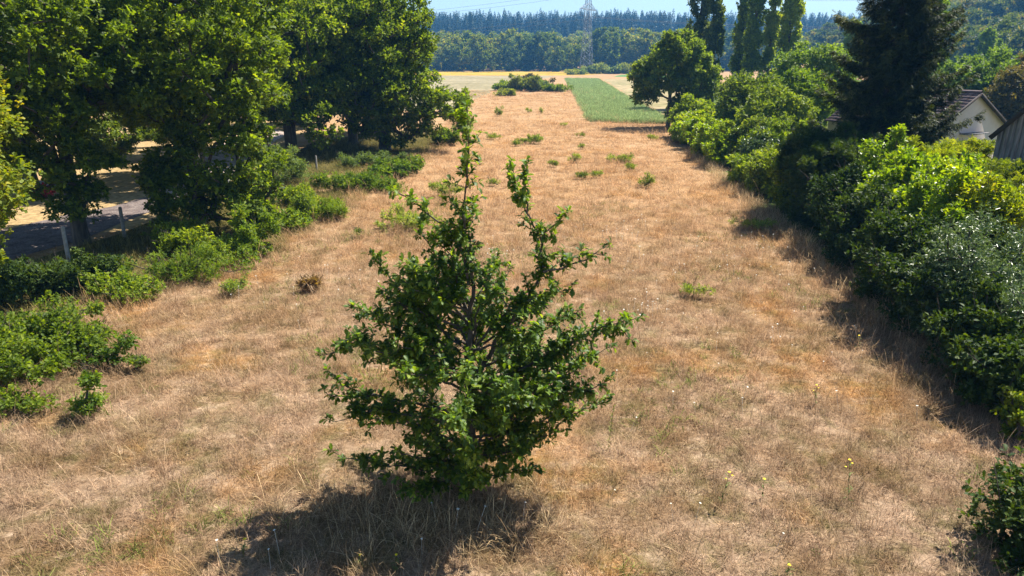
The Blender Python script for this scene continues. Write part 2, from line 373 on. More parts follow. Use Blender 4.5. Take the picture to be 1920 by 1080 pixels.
def sph(r, n): return norm(r.normal(size=(n, 3)))
def clump_leaves(r, C, rc, m, k, size, kind, outc=None, up=.35, outw=.6, flat=.75, tall=1.0, tilt=1.1, ros=.55, hang=0.0):
    """rosettes of leaves filling clumps; C centres, rc radii -> V, F, rnd"""
    C = np.repeat(C, m, 0); rr = np.repeat(rc, m)
    d = sph(r, len(C)); rad_ = r.random(len(C))**.45
    off = d*(rr*rad_)[:, None]*np.array([1, 1, flat*tall])
    P = C + off
    outd = norm(off + 1e-6)
    if outc is not None: outd = norm(outd*.6 + norm(P-outc)*.6)
    ax = norm(outd*outw + np.array([0, 0, up]) + sph(r, len(P))*.55)      # twig direction
    rv = np.repeat(r.random(len(P)), k)
    P2 = np.repeat(P, k, 0); ax2 = np.repeat(ax, k, 0); n = len(P2)
    f = norm(ax2*ros + sph(r, n)*.75 - np.array([0, 0, hang]))
    uu = norm(np.array([0, 0, 1.]) + S*.3 + sph(r, n)*tilt)
    P2 = P2 + ax2*(r.random(n)[:, None]-.6)*np.asarray(size)*1.2
    sz = size*(.7+.6*r.random(n))*np.repeat(.65+.7*r.random(len(P)), k)
    V, Fq, nf = leaves(P2, f, uu, sz, kind)
    rn = np.clip(.5*rv + .5*r.random(n)**1.3, 0, 1)
    return V, Fq, np.repeat(rn, nf)

def ell_points(r, ells, n, shell=.45, minfrac=.6):
    """points in a union of ellipsoids, mostly towards the outside"""
    E = np.asarray(ells, float); w_ = E[:, 3]*E[:, 4]+E[:, 4]*E[:, 5]+E[:, 3]*E[:, 5]; w_ = w_/w_.sum(); out = []
    tries = 0
    while len(out) < n and tries < 60:
        tries += 1
        i = r.choice(len(E), n*2, p=w_); d = sph(r, n*2); q = 1-shell*r.random(n*2)**1.4
        P = E[i, :3] + d*E[i, 3:6]*q[:, None]
        dd = (P[:, None]-E[None, :, :3])/E[None, :, 3:6]; rr = np.linalg.norm(dd, axis=2); rr[np.arange(len(P)), i] = 9
        ok = (rr.min(1) > minfrac)
        out += list(P[ok])
    out = np.array(out); return out[r.permutation(len(out))[:n]]

def thin(r, P, d):
    """drop points closer than d to an earlier one"""
    keep = []
    for p in P:
        if not keep or np.min(np.sum((np.array(keep)-p)**2, 1)) > d*d: keep.append(p)
    return np.array(keep)

def skeleton(r, trunk, targets, step=.6, zb=.5):
    """trunk: list of points; each target joined to the nearest lower node by a bent limb.
    returns A, B, ra, rb for tubes given pipe-model counts"""
    nodes = [np.array(trunk[0], float)]; par = [-1]
    for p in trunk[1:]:
        a = nodes[-1]; b = np.array(p, float); n = max(1, int(np.linalg.norm(b-a)/step))
        for k in range(1, n+1): nodes.append(a+(b-a)*k/n); par.append(len(nodes)-2)
    first = min(len(nodes)-1, 1+int(zb/step))
    T = np.asarray(targets); ax = np.array(trunk)[:, :2].mean(0)
    order = np.argsort(np.hypot(T[:, 0]-ax[0], T[:, 1]-ax[1])); ends = []
    for t in T[order]:
        M = np.array(nodes); d = np.linalg.norm(M-t, axis=1) + np.maximum(0, M[:, 2]-t[2]+.25*np.hypot(M[:, 0]-t[0], M[:, 1]-t[1]))*1.3
        d[:first] += 50
        j = int(np.argmin(d)); a = nodes[j]; L = np.linalg.norm(t-a); n = max(1, int(L/step)); last = j
        for k in range(1, n+1):
            s = k/n; p = a+(t-a)*s + np.array([0, 0, -.10*L*sin(pi*s)]) + (r.normal(0, .06*step, 3) if k < n else 0)
            nodes.append(p); par.append(last); last = len(nodes)-1
        ends.append(last)
    cnt = np.zeros(len(nodes)); 
    for e in ends:
        while e >= 0: cnt[e] += 1; e = par[e]
    return np.array(nodes), np.array(par), np.maximum(cnt, 1)

def limbs(r, trunk, targets, r0, step=.6, zb=.5, tip=.012, k=6, expo=.52):
    nd, par, cnt = skeleton(r, trunk, targets, step, zb)
    rad_ = tip + (r0-tip)*(cnt/cnt.max())**expo
    i = np.arange(1, len(nd)); rad_[0] *= 1.35
    ra = np.minimum(rad_[par[i]], rad_[i]*1.25)
    return tubes(nd[par[i]], nd[i], ra, rad_[i], k)

def tree(name, base, trunk_h, ells, label, cat="tree", group=None, mat=OAK, bark=BARK, nclump=140, rc=(.5, .95), m=55, k=6,
         size=.13, kind='kite', r0=.28, seed=1, lean=(0, 0), sep=.55, shell=.5, up=.35, tall=1.0, parts=("trunk", "crown"), minfrac=.62, flat=.75, tilt=1.1, hang=0.0, ksides=6, step=.7):
    """ells in coordinates relative to the base: (cx,cy,cz,rx,ry,rz)"""
    r = np.random.default_rng(seed); base = np.array([base[0], base[1], height(base[0], base[1])])
    root = empty(name, base, label, cat, group)
    C = thin(r, ell_points(r, ells, int(nclump*1.6), shell, minfrac), sep)[:nclump]
    C[:, 2] = np.maximum(C[:, 2], .25)
    rcs = rc[0]+(rc[1]-rc[0])*r.random(len(C))
    t = [(0, 0, -.15), (lean[0]*.15, lean[1]*.15, trunk_h*.3), (lean[0]*.5+.1*r.normal(), lean[1]*.5+.1*r.normal(), trunk_h*.65), (lean[0], lean[1], trunk_h)]
    V, Fq = limbs(r, t, C, r0, step, min(.2*trunk_h, 2), k=ksides)
    if parts[0] == "stems":                       # bare and dead twigs poking out of the leaves
        j = r.integers(0, len(C), max(6, len(C)//2)); d = norm(norm(C[j]-np.array([0, 0, trunk_h*.4]))*.8+sph(r, len(j))*.6+np.array([0, 0, .5])); ln_ = rcs[j]*(1.0+.9*r.random(len(j)))
        E = C[j]+d*ln_[:, None]; V2, F2 = tubes(C[j], E, .009, .003, 4); V3, F3 = tubes(C[j]+d*ln_[:, None]*.55, E+norm(sph(r, len(j)))*ln_[:, None]*.3, .005, .002, 4)
        Fq = np.concatenate([Fq, F2+len(V), F3+len(V)+len(V2)]); V = np.concatenate([V, V2, V3])
    mk(parts[0], V, Fq, bark, root, smooth=True)
    oc = np.array([0, 0, np.mean([e[2] for e in ells])])
    V, Fq, rn = clump_leaves(r, C, rcs, m, k, size, kind, oc, up, tall=tall, flat=flat, tilt=tilt, hang=hang)
    ok = V[:, 2] < .02; V[ok, 2] = .02+.1*r.random(ok.sum())
    mk(parts[1], V, Fq, mat, root, rnd=rn)
    return root

# ------------------------------------------------------------------ the young oak in the middle
def young_oak():
    r = np.random.default_rng(7); Y0 = 9.25
    base = gp(872, 925); base = np.array([base[0], base[1], 0.]); Y0 = base[1]
    root = empty("young_oak", base, "young oak standing alone in the middle of the dry meadow, nearest whole tree", "tree")
    tr = [at(872, 925, Y0), at(878, 850, Y0+.02), at(884, 740, Y0), at(880, 655, Y0-.03), at(884, 560, Y0), at(878, 480, Y0+.03), at(872, 400, Y0), at(880, 330, Y0), at(879, 265, Y0), at(872, 200, Y0)]
    tr = [p-base for p in tr]; tr[0][2] = -.1
    L = []   # (px list, y offset at tip, spread, density)
    def limb(pts, dy, spread=.34, start=.12):
        n = len(pts); L.append(([at(px, py, Y0+dy*(i/(n-1))) - base for i, (px, py) in enumerate(pts)], spread, start))
    limb([(880, 535), (862, 445), (800, 400), (748, 362)], .25, .24, .3)
    limb([(884, 600), (840, 520), (800, 450), (790, 430)], .3, .24, .3)
    limb([(884, 720), (930, 640), (985, 565), (1018, 510), (1015, 450), (988, 400), (968, 345), (962, 318)], .35, .17, .25)
    limb([(988, 400), (985, 350), (988, 318)], .0, .09, .2)
    limb([(1018, 510), (1060, 500), (1100, 482), (1128, 466)], .1, .2, .1)
    limb([(1012, 440), (1035, 428), (1052, 408)], .1, .14, .2)
    limb([(885, 760), (960, 700), (1040, 660), (1110, 622), (1150, 606), (1184, 600)], -.2, .22, .25)
    limb([(1110, 622), (1165, 612), (1178, 632)], .1, .12, .2)
    limb([(884, 780), (960, 750), (1060, 700), (1133, 655)], .5, .24, .25)
    limb([(884, 800), (980, 780), (1070, 745), (1136, 716)], -.4, .26, .2)
    limb([(884, 820), (960, 810), (1060, 785), (1128, 752)], -.1, .26, .2)
    limb([(880, 840), (940, 830), (1000, 812)], .4, .28, .2)
    limb([(884, 700), (820, 655), (740, 615), (672, 578)], .3, .26, .25)
    limb([(884, 740), (800, 700), (720, 660), (668, 640)], -.3, .28, .2)
    limb([(668, 640), (640, 655), (616, 664)], -.1, .06, .1)
    limb([(882, 790), (800, 760), (700, 740), (640, 722), (622, 700)], .2, .2, .2)
    limb([(700, 740), (650, 745), (618, 742)], 0, .10, .2)
    limb([(882, 800), (790, 780), (700, 770), (632, 790)], -.3, .22, .3)
    limb([(876, 840), (835, 832), (790, 808), (740, 790), (690, 785)], .35, .2, .55)
    limb([(874, 880), (800, 880), (730, 872), (690, 866)], -.25, .24, .1)
    limb([(730, 872), (670, 862), (630, 850)], .1, .06, .1)
    limb([(876, 890), (930, 892), (998, 882)], -.1, .14, .2)
    limb([(876, 880), (850, 900), (800, 915), (760, 905)], -.6, .22, .2)
    limb([(876, 880), (890, 905), (870, 925)], -.6, .2, .4)
    limb([(884, 600), (860, 540), (850, 490), (822, 440)], .2, .22, .2)
    limb([(882, 650), (820, 610), (760, 560), (728, 515), (706, 490)], 0, .16, .2)
    limb([(882, 660), (800, 600), (740, 570), (690, 590)], -.3, .28, .2)
    limb([(884, 660), (930, 600), (1000, 560), (1060, 545)], -.1, .26, .2)
    limb([(884, 640), (900, 570), (940, 545), (965, 590)], -.4, .26, .2)
    limb([(884, 620), (850, 570), (800, 530), (770, 505)], -.3, .24, .2)
    limb([(884, 700), (960, 660), (1020, 620), (1075, 590)], .2, .26, .2)
    for q_ in range(64):                         # limbs all round, filling the broad lower crown
        z1 = .75 + 2.9*r.random()**.95; a = q_*2.39996+r.normal(0, .2)
        R_ = float(np.interp(z1, [.5, .9, 1.4, 2.2, 3.0, 3.5, 4.0], [.7, 1.0, 1.6, 1.85, 1.6, 1.1, .6]))*(.55+.5*r.random()**.6)
        z0 = max(.35, z1-.15-.38*R_); i = min(len(tr)-2, max(1, int(np.searchsorted([p[2] for p in tr], z0))-1))
        fz = (z0-tr[i][2])/(tr[i+1][2]-tr[i][2]); p0 = tr[i]+(tr[i+1]-tr[i])*fz
        d = np.array([cos(a), sin(a), 0]); p1 = np.array([p0[0], p0[1], z1])+d*R_
        L.append(([p0, p0+(p1-p0)*.5+np.array([0, 0, -.03]), p1], .27, .3))
    A, B, RA, RB = [], [], [], []; LP, LD = [], []
    def seg(a, b, ra, rb): A.append(a); B.append(b); RA.append(ra); RB.append(rb)
    H = tr[-1][2]
    def poly(P, k):                              # resample
        P = np.array(P); s = np.concatenate([[0], np.cumsum(np.linalg.norm(np.diff(P, axis=0), axis=1))]); t = np.linspace(0, s[-1], k)
        return np.stack([np.interp(t, s, P[:, i]) for i in range(3)], 1), s[-1]
    T, LT = poly(tr, 40)
    T[1:-1] += r.normal(0, .012, (38, 3)); T[:, 0] += .03*np.sin(T[:, 2]*2.3); T[:, 1] += .04*np.sin(T[:, 2]*1.7+1)
    for i in range(39):
        f1 = 1-i/39; f2 = 1-(i+1)/39
        seg(T[i], T[i+1], .006+.088*f1**1.6, .006+.088*f2**1.6)
    bA, bB, bRA, bRB = [], [], [], []
    def rosette(p, d, n=6):
        LP.append(np.repeat(p[None], n, 0)); LD.append(np.repeat(d[None], n, 0))
    def twig(p, d, ln, n=3):
        q = p; d = d.copy()
        for j in range(n):
            d = norm(d + r.normal(0, .28, 3) + np.array([0, 0, .12])); q2 = q + d*ln/n
            bA.append(q); bB.append(q2); bRA.append(.0045*(1-j/n)+.002); bRB.append(.0045*(1-(j+1)/n)+.002)
            rosette(q2, d, 3 if j < n-1 else 8); rosette((q+q2)/2, d, 3); q = q2
    for P, spread, start in L:
        P, ln = poly(P, max(6, int(sum(np.linalg.norm(np.diff(np.array(P), axis=0), axis=1))/.1)))
        P[1:-1] += r.normal(0, .014, (len(P)-2, 3)); n = len(P)
        rb_ = .004+.009*ln
        for i in range(n-1):
            f = 1-i/(n-1); g_ = 1-(i+1)/(n-1)
            bA.append(P[i]); bB.append(P[i+1]); bRA.append(.005+rb_*f); bRB.append(.005+rb_*g_)
            t = i/(n-1)
            if t >= start:
                for _ in range(r.poisson(1.9)):
                    d0 = norm(P[i+1]-P[i]); d = norm(d0*.55 + sph(r, 1)[0]*.9 + np.array([0, 0, .1]))
                    twig(P[i], d, spread*(.35+1.35*r.random()**1.5)*(1.1-.35*t), 2+(spread > .2))
        twig(P[-1], norm(P[-1]-P[-2]), .14, 2)
    for i in range(8, 39):                       # leafy leader
        z = T[i][2]; ln = .30 if z < 3.2 else .36
        for _ in range(r.poisson(3.5 if z > 3.4 else 1.6)):
            d = norm(sph(r, 1)[0]*np.array([1, 1, .3])+np.array([0, 0, .45])); twig(T[i], d, ln*(.5+.8*r.random())*(1.0 if z < 4.8 else .55), 3 if z < 4.8 else 2)
    rosette(T[-1], np.array([0, 0, 1.]), 7)
    V, Fq = tubes(np.array(A), np.array(B), np.array(RA), np.array(RB), 9); mk("trunk", V, Fq, GREYBARK, root, smooth=True)
    V, Fq = tubes(np.array(bA), np.array(bB), np.array(bRA), np.array(bRB), 5); mk("branches", V, Fq, GREYBARK, root, smooth=True)
    P = np.concatenate(LP); D = np.concatenate(LD); n = len(P)
    f = norm(D*.5 + sph(r, n)*.85); uu = norm(np.array([0, 0, 1.]) + S*.3 + sph(r, n)*.55)
    P = P + r.normal(0, .012, (n, 3))
    Vv, Ff, nf = leaves(P, f, uu, .088*(.5+.9*r.random(n)), 'oak')
    hi = np.clip((P[:, 2]-4.0)/1.8, 0, 1)
    edge = np.clip(r.random(n)**1.4 + .35*hi*r.random(n), 0, 1)
    mk("crown", Vv, Ff, YOAK, root, rnd=np.repeat(edge, nf))
    print("young oak leaves", n)
young_oak()

# ------------------------------------------------------------------ big oaks on the left
G_L = "oaks in the row along the left side"
def pos(px, py): p = gp(px, py); return (p[0], p[1])
tree("large_oak", pos(155, 457), 7.2, [(-.3, 0, 7.2, 4.4, 4.2, 3.2), (2.2, .5, 6.2, 2.4, 2.2, 1.7), (1.2, -1.5, 3.7, 1.3, 1.0, 1.9), (0, -1.4, 3.9, 1.0, .9, 1.9), (1.0, -1.3, 2.1, .8, .7, 1.0), (0, -.5, 2.0, .6, .6, 1.1), (-2.6, 1, 5.2, 2.4, 2.2, 2.2), (.2, -2.6, 5.6, 2.3, 1.8, 1.5), (.1, -1.2, 2.3, .8, .7, .8)],
     "large oak with dark trunk beside the lane, white post left of its foot", group=G_L, nclump=310, m=44, kind='lobed', size=.165, r0=.26, seed=11, rc=(.38, .72), sep=.6)
tree("yellowing_oak", (-15.1, 17.2), 5.2, [(0, 0, 5.4, 2.5, 2.3, 2.0), (.7, -.3, 3.2, 1.9, 1.6, 1.5), (.5, .2, 2.1, 1.5, 1.3, .9)],
     "oak with yellow green leaves cut by the left picture edge", group=G_L, mat=YELLOWOAK, nclump=90, m=50, kind='lobed', size=.14, r0=.14, seed=12, rc=(.4, .75))
tree("large_oak", pos(376, 418), 7.2, [(.2, 0, 7.3, 4.3, 4.1, 3.3), (1.6, -1.6, 6.0, 2.9, 2.4, 2.4), (2.1, -1.8, 3.2, 1.9, 1.7, 2.4), (.9, -2.0, 2.2, 1.5, 1.3, 1.7), (-1.4, -.6, 6.0, 2.2, 2.2, 1.8), (1.6, -1.8, 4.6, 1.8, 1.4, 1.8), (2.8, -2.2, 1.5, 1.3, 1.1, 1.3)],
     "large oak whose leafy skirt reaches the ground beside the meadow", group=G_L, nclump=340, m=44, kind='lobed', size=.165, r0=.34, seed=13, rc=(.38, .72), sep=.6)
tree("large_oak", pos(548, 292), 8, [(0, 0, 7.6, 4.6, 4.4, 4.2), (1.2, -1.5, 4.2, 2.8, 2.2, 2.0), (-1.8, -1.2, 4.6, 2.2, 2.0, 1.6), (2.9, -3, 2.4, 1.1, 1.0, 1.3)],
     "oak with bare dark trunk showing above the grey green bush", group=G_L, nclump=260, m=36, size=.22, r0=.42, seed=14, rc=(.45, .85), sep=.7)
tree("large_oak", pos(722, 283), 9.5, [(0, .5, 7.6, 4.1, 4.2, 4.3), (-.8, -1.2, 4.0, 3.6, 2.6, 2.7), (2.4, -.8, 3.8, 2.2, 2.0, 2.2), (4.6, 0, 3.2, 1.7, 1.5, 1.3), (1.8, -1, 1.8, 2.0, 1.6, 1.3)],
     "dark dense oak at the right end of the left tree row", group=G_L, mat=OAK, nclump=330, m=38, size=.22, r0=.45, seed=15, rc=(.45, .85), minfrac=.7, sep=.7)
bgl = [("tall oak closing the gap above the lawn, far left", (-34, 44), 5.5, 9.5, 3.0), ("oak behind the lane with sky gaps in its top", (-25.5, 36), 4.8, 10, 3.8), ("oak deep behind the two nearest oaks", (-17.8, 39), 5.0, 9.8, 3.6),
       ("oak filling the gap between skirted oak and bare trunked oak", (-19.5, 52), 5.0, 9.2, 2.6), ("oak behind the dark dense oak, its top against sky", (-13, 63), 5.0, 8.6, 2.0),
       ("oak top between the bare trunked and dark oaks", (-12.6, 55), 4.4, 9.0, 2.4), ("farthest oak of the left row behind the others", (-22, 72), 6, 8.8, 2)]
bgl += [("distant leafy tree beyond the lawn, farthest left", (-66, 74), 6.5, 6.2, .6), ("distant leafy tree beyond the lawn, second from the far left", (-55, 78), 6.5, 6.4, .6), ("distant leafy tree beyond the lawn above the yellow green tree", (-45, 74), 6.0, 6.2, .6),
       ("distant leafy tree beyond the lawn where the gravel path ends", (-36, 80), 6.2, 6.4, .6), ("distant leafy tree beyond the lawn behind the bare trunked oak", (-28, 84), 6.0, 6.4, .6)]
for i, (lb, p, R_, zc, zl) in enumerate(bgl):
    zc = min(zc, 6.9); tree("large_oak", p, 8, [(0, 0, zc, R_, R_, (11.6-zl)/2), (1.5, -1.5, zc-1.6, R_*.6, R_*.6, 2.6)], lb, group=G_L, mat=[OAK, DARKOAK][i % 2], nclump=170, m=38, size=.26, r0=.38, seed=30+i, rc=(.55, 1.0), sep=.8)
sap = tree("oak_sapling", pos(312, 448), 2.6, [(0, 0, 2.2, .55, .55, 1.0), (0, 0, 1.0, .4, .4, .5)], "slim leafy sapling between the lane and the skirted oak", group=None, mat=OAK, nclump=26, m=26, kind='lobed', size=.13, r0=.04, seed=51, rc=(.2, .4), sep=.2)
tree("oak_sapling", pos(868, 262), 3.4, [(0, 0, 2.6, .7, .7, 1.6), (0, 0, 1.2, .9, .9, .8)], "slim light green sapling right of the dark dense oak", mat=FRESH, nclump=30, m=26, size=.16, r0=.05, seed=52, rc=(.3, .5), sep=.25)
tree("yellow_green_tree", pos(228, 306), 2.2, [(0, 0, 2.0, 1.9, 1.7, 1.3), (-1, -.3, 1.0, 1.5, 1.3, .9)], "small yellow green tree on the lawn seen under the oak boughs", mat=YSHRUB, nclump=70, m=36, size=.16, r0=.09, seed=53, rc=(.35, .6), sep=.3)
# ------------------------------------------------------------------ shrubs and seedlings
def shrub(name, px, py, rx, ry, h, label, mat, seed, n=40, m=30, size=.1, kind='kite', group=None, cat="shrub", rc=(.2, .42), extra=(), sep=.2, r0=.03, up=.45, lo=.35, dx=0, dy=0, **kw):
    b = pos(px, py)
    q = np.random.default_rng(seed+900); ells = [(0, 0, h*.42, rx*.85, ry*.85, h*.42)] + list(extra)
    for _ in range(max(4, int(n/7))):
        a = q.random()*6.28; f = 1.25*q.random()**.5; s_ = .14+.22*q.random()
        ells.append((cos(a)*rx*f, sin(a)*ry*f, h*(.35+.6*q.random()*(1.15-.5*f)), rx*s_, ry*s_, h*(.16+.25*q.random())))
    return tree(name, (b[0]+dx, b[1]+dy), h*.55, ells, label, cat, group, mat, nclump=n, m=m, size=size, kind=kind, r0=r0, seed=seed, rc=rc, sep=sep,
                parts=("stems", "foliage"), up=up, shell=.7, ksides=4, step=.3, minfrac=.3, **kw)
GE = "green shrubs along the left meadow edge"
shrub("oak_scrub", 20, 712, 1.15, 1.2, 1.35, "broad dark green scrub patch at the left picture edge", OAK, 61, 95, 42, .085, 'oak', GE, extra=[(.8, 1.0, .45, .8, .9, .5), (-1.2, .5, .7, 1.3, 1.3, .8), (0, 2.0, .5, 1.3, .9, .5)])
shrub("oak_scrub", 28, 775, .5, .35, .4, "low scrub fringe in front of the broad left scrub patch", OAK, 62, 16, 26, .08, 'oak', GE)
shrub("oak_seedling", 165, 782, .30, .26, .45, "small oak seedling standing clear at lower left", FRESH, 63, 13, 18, .075, 'oak', "oak seedlings in the meadow", rc=(.1, .2), sep=.1, extra=[(.12, .1, .75, .16, .14, .18)])
shrub("oak_seedling", 212, 690, .42, .28, .34, "oak seedling arching right beside the broad left scrub", FRESH, 64, 14, 18, .075, 'oak', "oak seedlings in the meadow", rc=(.1, .2), sep=.1, extra=[(.35, .1, .5, .2, .15, .2)])
shrub("oak_seedling", 265, 697, .2, .18, .22, "tiny yellow green seedling right of the arching seedling", YSHRUB, 65, 6, 14, .06, 'oak', "oak seedlings in the meadow", rc=(.08, .15), sep=.08)
shrub("bramble", 250, 560, .9, .5, .8, "light green bramble with pale stems at the shade's edge", FRESH, 66, 34, 30, .09, 'kite', GE)
shrub("bramble", 350, 527, 1.4, .7, .9, "wide sunlit bramble below the lane's middle post", FRESH, 67, 60, 32, .09, 'narrow', GE)
shrub("bramble", 120, 545, 1.7, .9, 1.0, "shaded bramble at the foot of the lane-side oak", DARKSHADED, 68, 60, 32, .1, 'kite', GE)  # oak shade put into the leaf colour, here and on the next bramble
shrub("bramble", 20, 570, 1.3, .8, 1.2, "shaded bramble below the leftmost white post", DARKSHADED, 69, 50, 32, .1, 'kite', GE)
shrub("bramble", 425, 500, .9, .6, .9, "bright bramble bulging into the meadow below the skirted oak", FRESH, 70, 40, 32, .09, 'kite', GE)
shrub("bramble", 470, 482, .8, .7, 1.5, "upright leafy shrub at the meadow corner under the skirted oak", FRESH, 71, 48, 32, .1, 'kite', GE)
shrub("bramble", 350, 470, 1.2, .9, 1.1, "dark bramble between the skirted oak and the sunlit bramble", OAK, 72, 50, 32, .1, 'kite', GE)
shrub("bramble", 595, 412, 1.3, .8, .9, "bright green bramble mound on the meadow side of the oaks", FRESH, 73, 55, 32, .12, 'narrow', GE)
shrub("bramble", 540, 432, 1.0, .8, .8, "green bramble joining the meadow mound to the skirted oak", FRESH, 74, 36, 30, .12, 'kite', GE)
shrub("bramble", 560, 385, .9, .7, .9, "darker bramble behind the bright meadow mound", OAK, 75, 32, 30, .12, 'kite', GE)
shrub("grey_green_bush", 520, 345, 1.6, 1.4, 2.0, "soft grey green bush in front of the bare trunked oak", GSHRUB, 76, 80, 36, .13, 'narrow', None)
shrub("bramble", 680, 357, 2.0, 1.0, .95, "long low bramble mound in sun before the dark oak", FRESH, 77, 80, 32, .13, 'narrow', GE)
shrub("bramble", 752, 330, 1.2, 1.5, .8, "bramble tip reaching furthest right into the meadow", FRESH, 78, 50, 30, .13, 'kite', GE)
shrub("bramble", 700, 312, 1.9, .9, .9, "pale feathery shrub at the edge of the dark oak's shade", GSHRUB, 79, 50, 30, .14, 'narrow', GE)
shrub("bramble", 835, 272, 1.0, 1.0, 1.3, "dark shrub under the right side of the dark oak", OAK, 80, 36, 30, .16, 'kite', GE)
shrub("red_shrub", 66, 372, .7, .5, .75, "red leaved shrub half hidden behind the lane-side oak leaves", REDL, 81, 20, 22, .11, 'kite', None)
shrub("round_bush", 20, 345, 1.4, 1.2, 1.9, "dark bush beyond the lane at far left", OAK, 82, 44, 28, .15, 'kite', None)
shrub("lawn_bush", 285, 262, 1.3, 1.1, 1.6, "greyish bare twigged bush behind the small yellow green tree", BROWNL, 83, 34, 26, .15, 'kite', None)
shrub("lawn_bush", 330, 275, 1.8, 1.4, 1.6, "dark rounded bush on the lawn right of the yellow green tree", OAK, 84, 44, 28, .16, 'kite', None)
GM = "small green shrubs scattered in the meadow"
mead = [(1000, 270, 1.1, .5, .7, "elongated green shrub on the meadow below the mound", FRESH, 34, .12), (966, 274, .4, .3, .4, "small tuft touching the left end of the elongated shrub", BROOM, 8, .1),
        (936, 218, .5, .4, 1.1, "upright green shrub nearest the dark oak's right lobe", FRESH, 12, .14), (990, 212, .5, .3, .6, "thin broken sprig left of two upright sprigs far out", BROOM, 6, .12),
        (1014, 214, .2, .2, 1.0, "single upright sprig far out below the mound", FRESH, 6, .12), (1075, 305, .32, .28, .65, "compact green shrub in mid meadow, taller than wide", FRESH, 12, .1),
        (1157, 305, .85, .5, .6, "grassy green clump right of the compact shrub", GSHRUB, 22, .12), (1180, 320, .3, .3, .4, "ragged tuft just below the grassy clump", BROOM, 8, .1),
        (1212, 352, .36, .3, .75, "leaning two-tier shrub nearest the hedge side", FRESH, 16, .09), (1094, 336, .38, .3, .45, "pale loose tuft below the compact shrub", YSHRUB, 9, .1),
        (1118, 334, .22, .2, .5, "thin pale sprig right of the pale loose tuft", GSHRUB, 6, .1), (1037, 313, .34, .3, .4, "faint grey green tuft left of the compact shrub", GSHRUB, 8, .1),
        (1093, 280, .3, .26, .35, "tiny shrub above the compact shrub", FRESH, 7, .1), (1220, 263, .4, .3, .32, "low round dark tuft below the tree shadow", OAK, 8, .1),
        (1090, 258, .3, .3, .4, "faint yellow tuft above the tiny shrub", YSHRUB, 5, .1), (930, 262, .8, .4, .4, "flat green tuft beside the young oak's leader top", BROOM, 10, .12),
        (1054, 238, .3, .3, .3, "far faint sprig above the elongated shrub", BROOM, 4, .12), (770, 432, 1.0, .8, .95, "green shrub seen behind the young oak's upper left branch", FRESH, 44, .1),
        (842, 368, .9, .6, .7, "shrub just left of the young oak's leader", BROOM, 24, .1), (437, 553, .34, .3, .42, "lone green tuft left in the near meadow", FRESH, 12, .08),
        (675, 446, .16, .16, .2, "tiny yellow seedling left of the young oak", YSHRUB, 5, .07), (1300, 558, .38, .3, .12, "flat green herb patch right in the near meadow", FRESH, 12, .07),
        (1420, 430, .9, .35, .28, "low grassy green patch at the hedge's shadow edge", BROOM, 20, .08), (926, 350, .3, .3, .3, "small herb patch behind the young oak's leader", FRESH, 6, .09)]
MEADL = leafmat("meadow_shrub_leaf", [(0, (.09, .14, .025)), (.5, (.19, .26, .05)), (1, (.34, .38, .11))], .42)
for i, (px, py, rx, ry, h, lb, mt, n, sz) in enumerate(mead):
    shrub("meadow_shrub", px, py, rx*1.1, ry, h*1.05, lb, mt if mt in (YSHRUB, OAK) else MEADL, 100+i, n, 15, sz*1.1, 'narrow', GM, rc=(.12, .26), sep=.11, r0=.015)
shrub("brown_tuft", 584, 547, .18, .16, .3, "dark brown grass tuft left in the near meadow", leafmat("dead_blade", [(0, (.16, .10, .05)), (1, (.36, .24, .12))], .2), 130, 8, 22, .16, 'narrow', None, cat="grass tuft", rc=(.1, .2), sep=.08, up=1.4)
# the mound of broom far out in the meadow
GB = "bushes of the mound far out in the meadow"
mnd = [(985, 171, 3.6, 3, 3.3, "tall middle bush of the far mound", BROOM, 50), (1012, 171, 3.0, 2.6, 2.4, "grey brown bush right of the mound's middle", GSHRUB, 36), (958, 170, 2.6, 2.2, 2.3, "bush on the left shoulder of the mound", FRESH, 30),
       (940, 169, 2.0, 1.8, 1.4, "low bush at the left end of the mound", FRESH, 20), (1040, 172, 2.6, 1.8, 1.2, "low dark bush at the right end of the mound", OAK, 22), (951, 180, 1.6, 1.4, 1.2, "separate small bush in front of the mound", BROOM, 16), (1000, 165, 3.6, 2.4, 3.4, "brownish bush at the back of the mound", BROWNL, 28)]
for i, (px, py, rx, ry, h, lb, mt, n) in enumerate(mnd):
    shrub("broom_bush", px, py, rx, ry, h, lb, mt, 140+i, n, 36, .30, 'kite', GB, cat="bush", rc=(.5, 1.0), sep=.5)
fb = [(1120, 138, 9, 4, 5.5, "far bush hiding the pylon's right foot"), (1150, 138.5, 11, 4, 4.5, "far long bush right of the pylon"), (1178, 138.5, 8, 4, 5, "rightmost far bush by the wood's edge"), (1085, 139.5, 3, 3, 2.4, "small far bush left of the pylon"), (1070, 140, 2.5, 2, 1.8, "smallest far bush, left of the pylon in the golden crop")]
for i, (px, py, rx, ry, h, lb) in enumerate(fb):
    shrub("field_bush", px, py, rx*.8, ry, h*.8, lb, [BROOM, GSHRUB][i % 2], 150+i, 30, 30, .6, 'kite', "bushes at the pylon's foot", cat="bush", rc=(1, 1.8), sep=1.0)

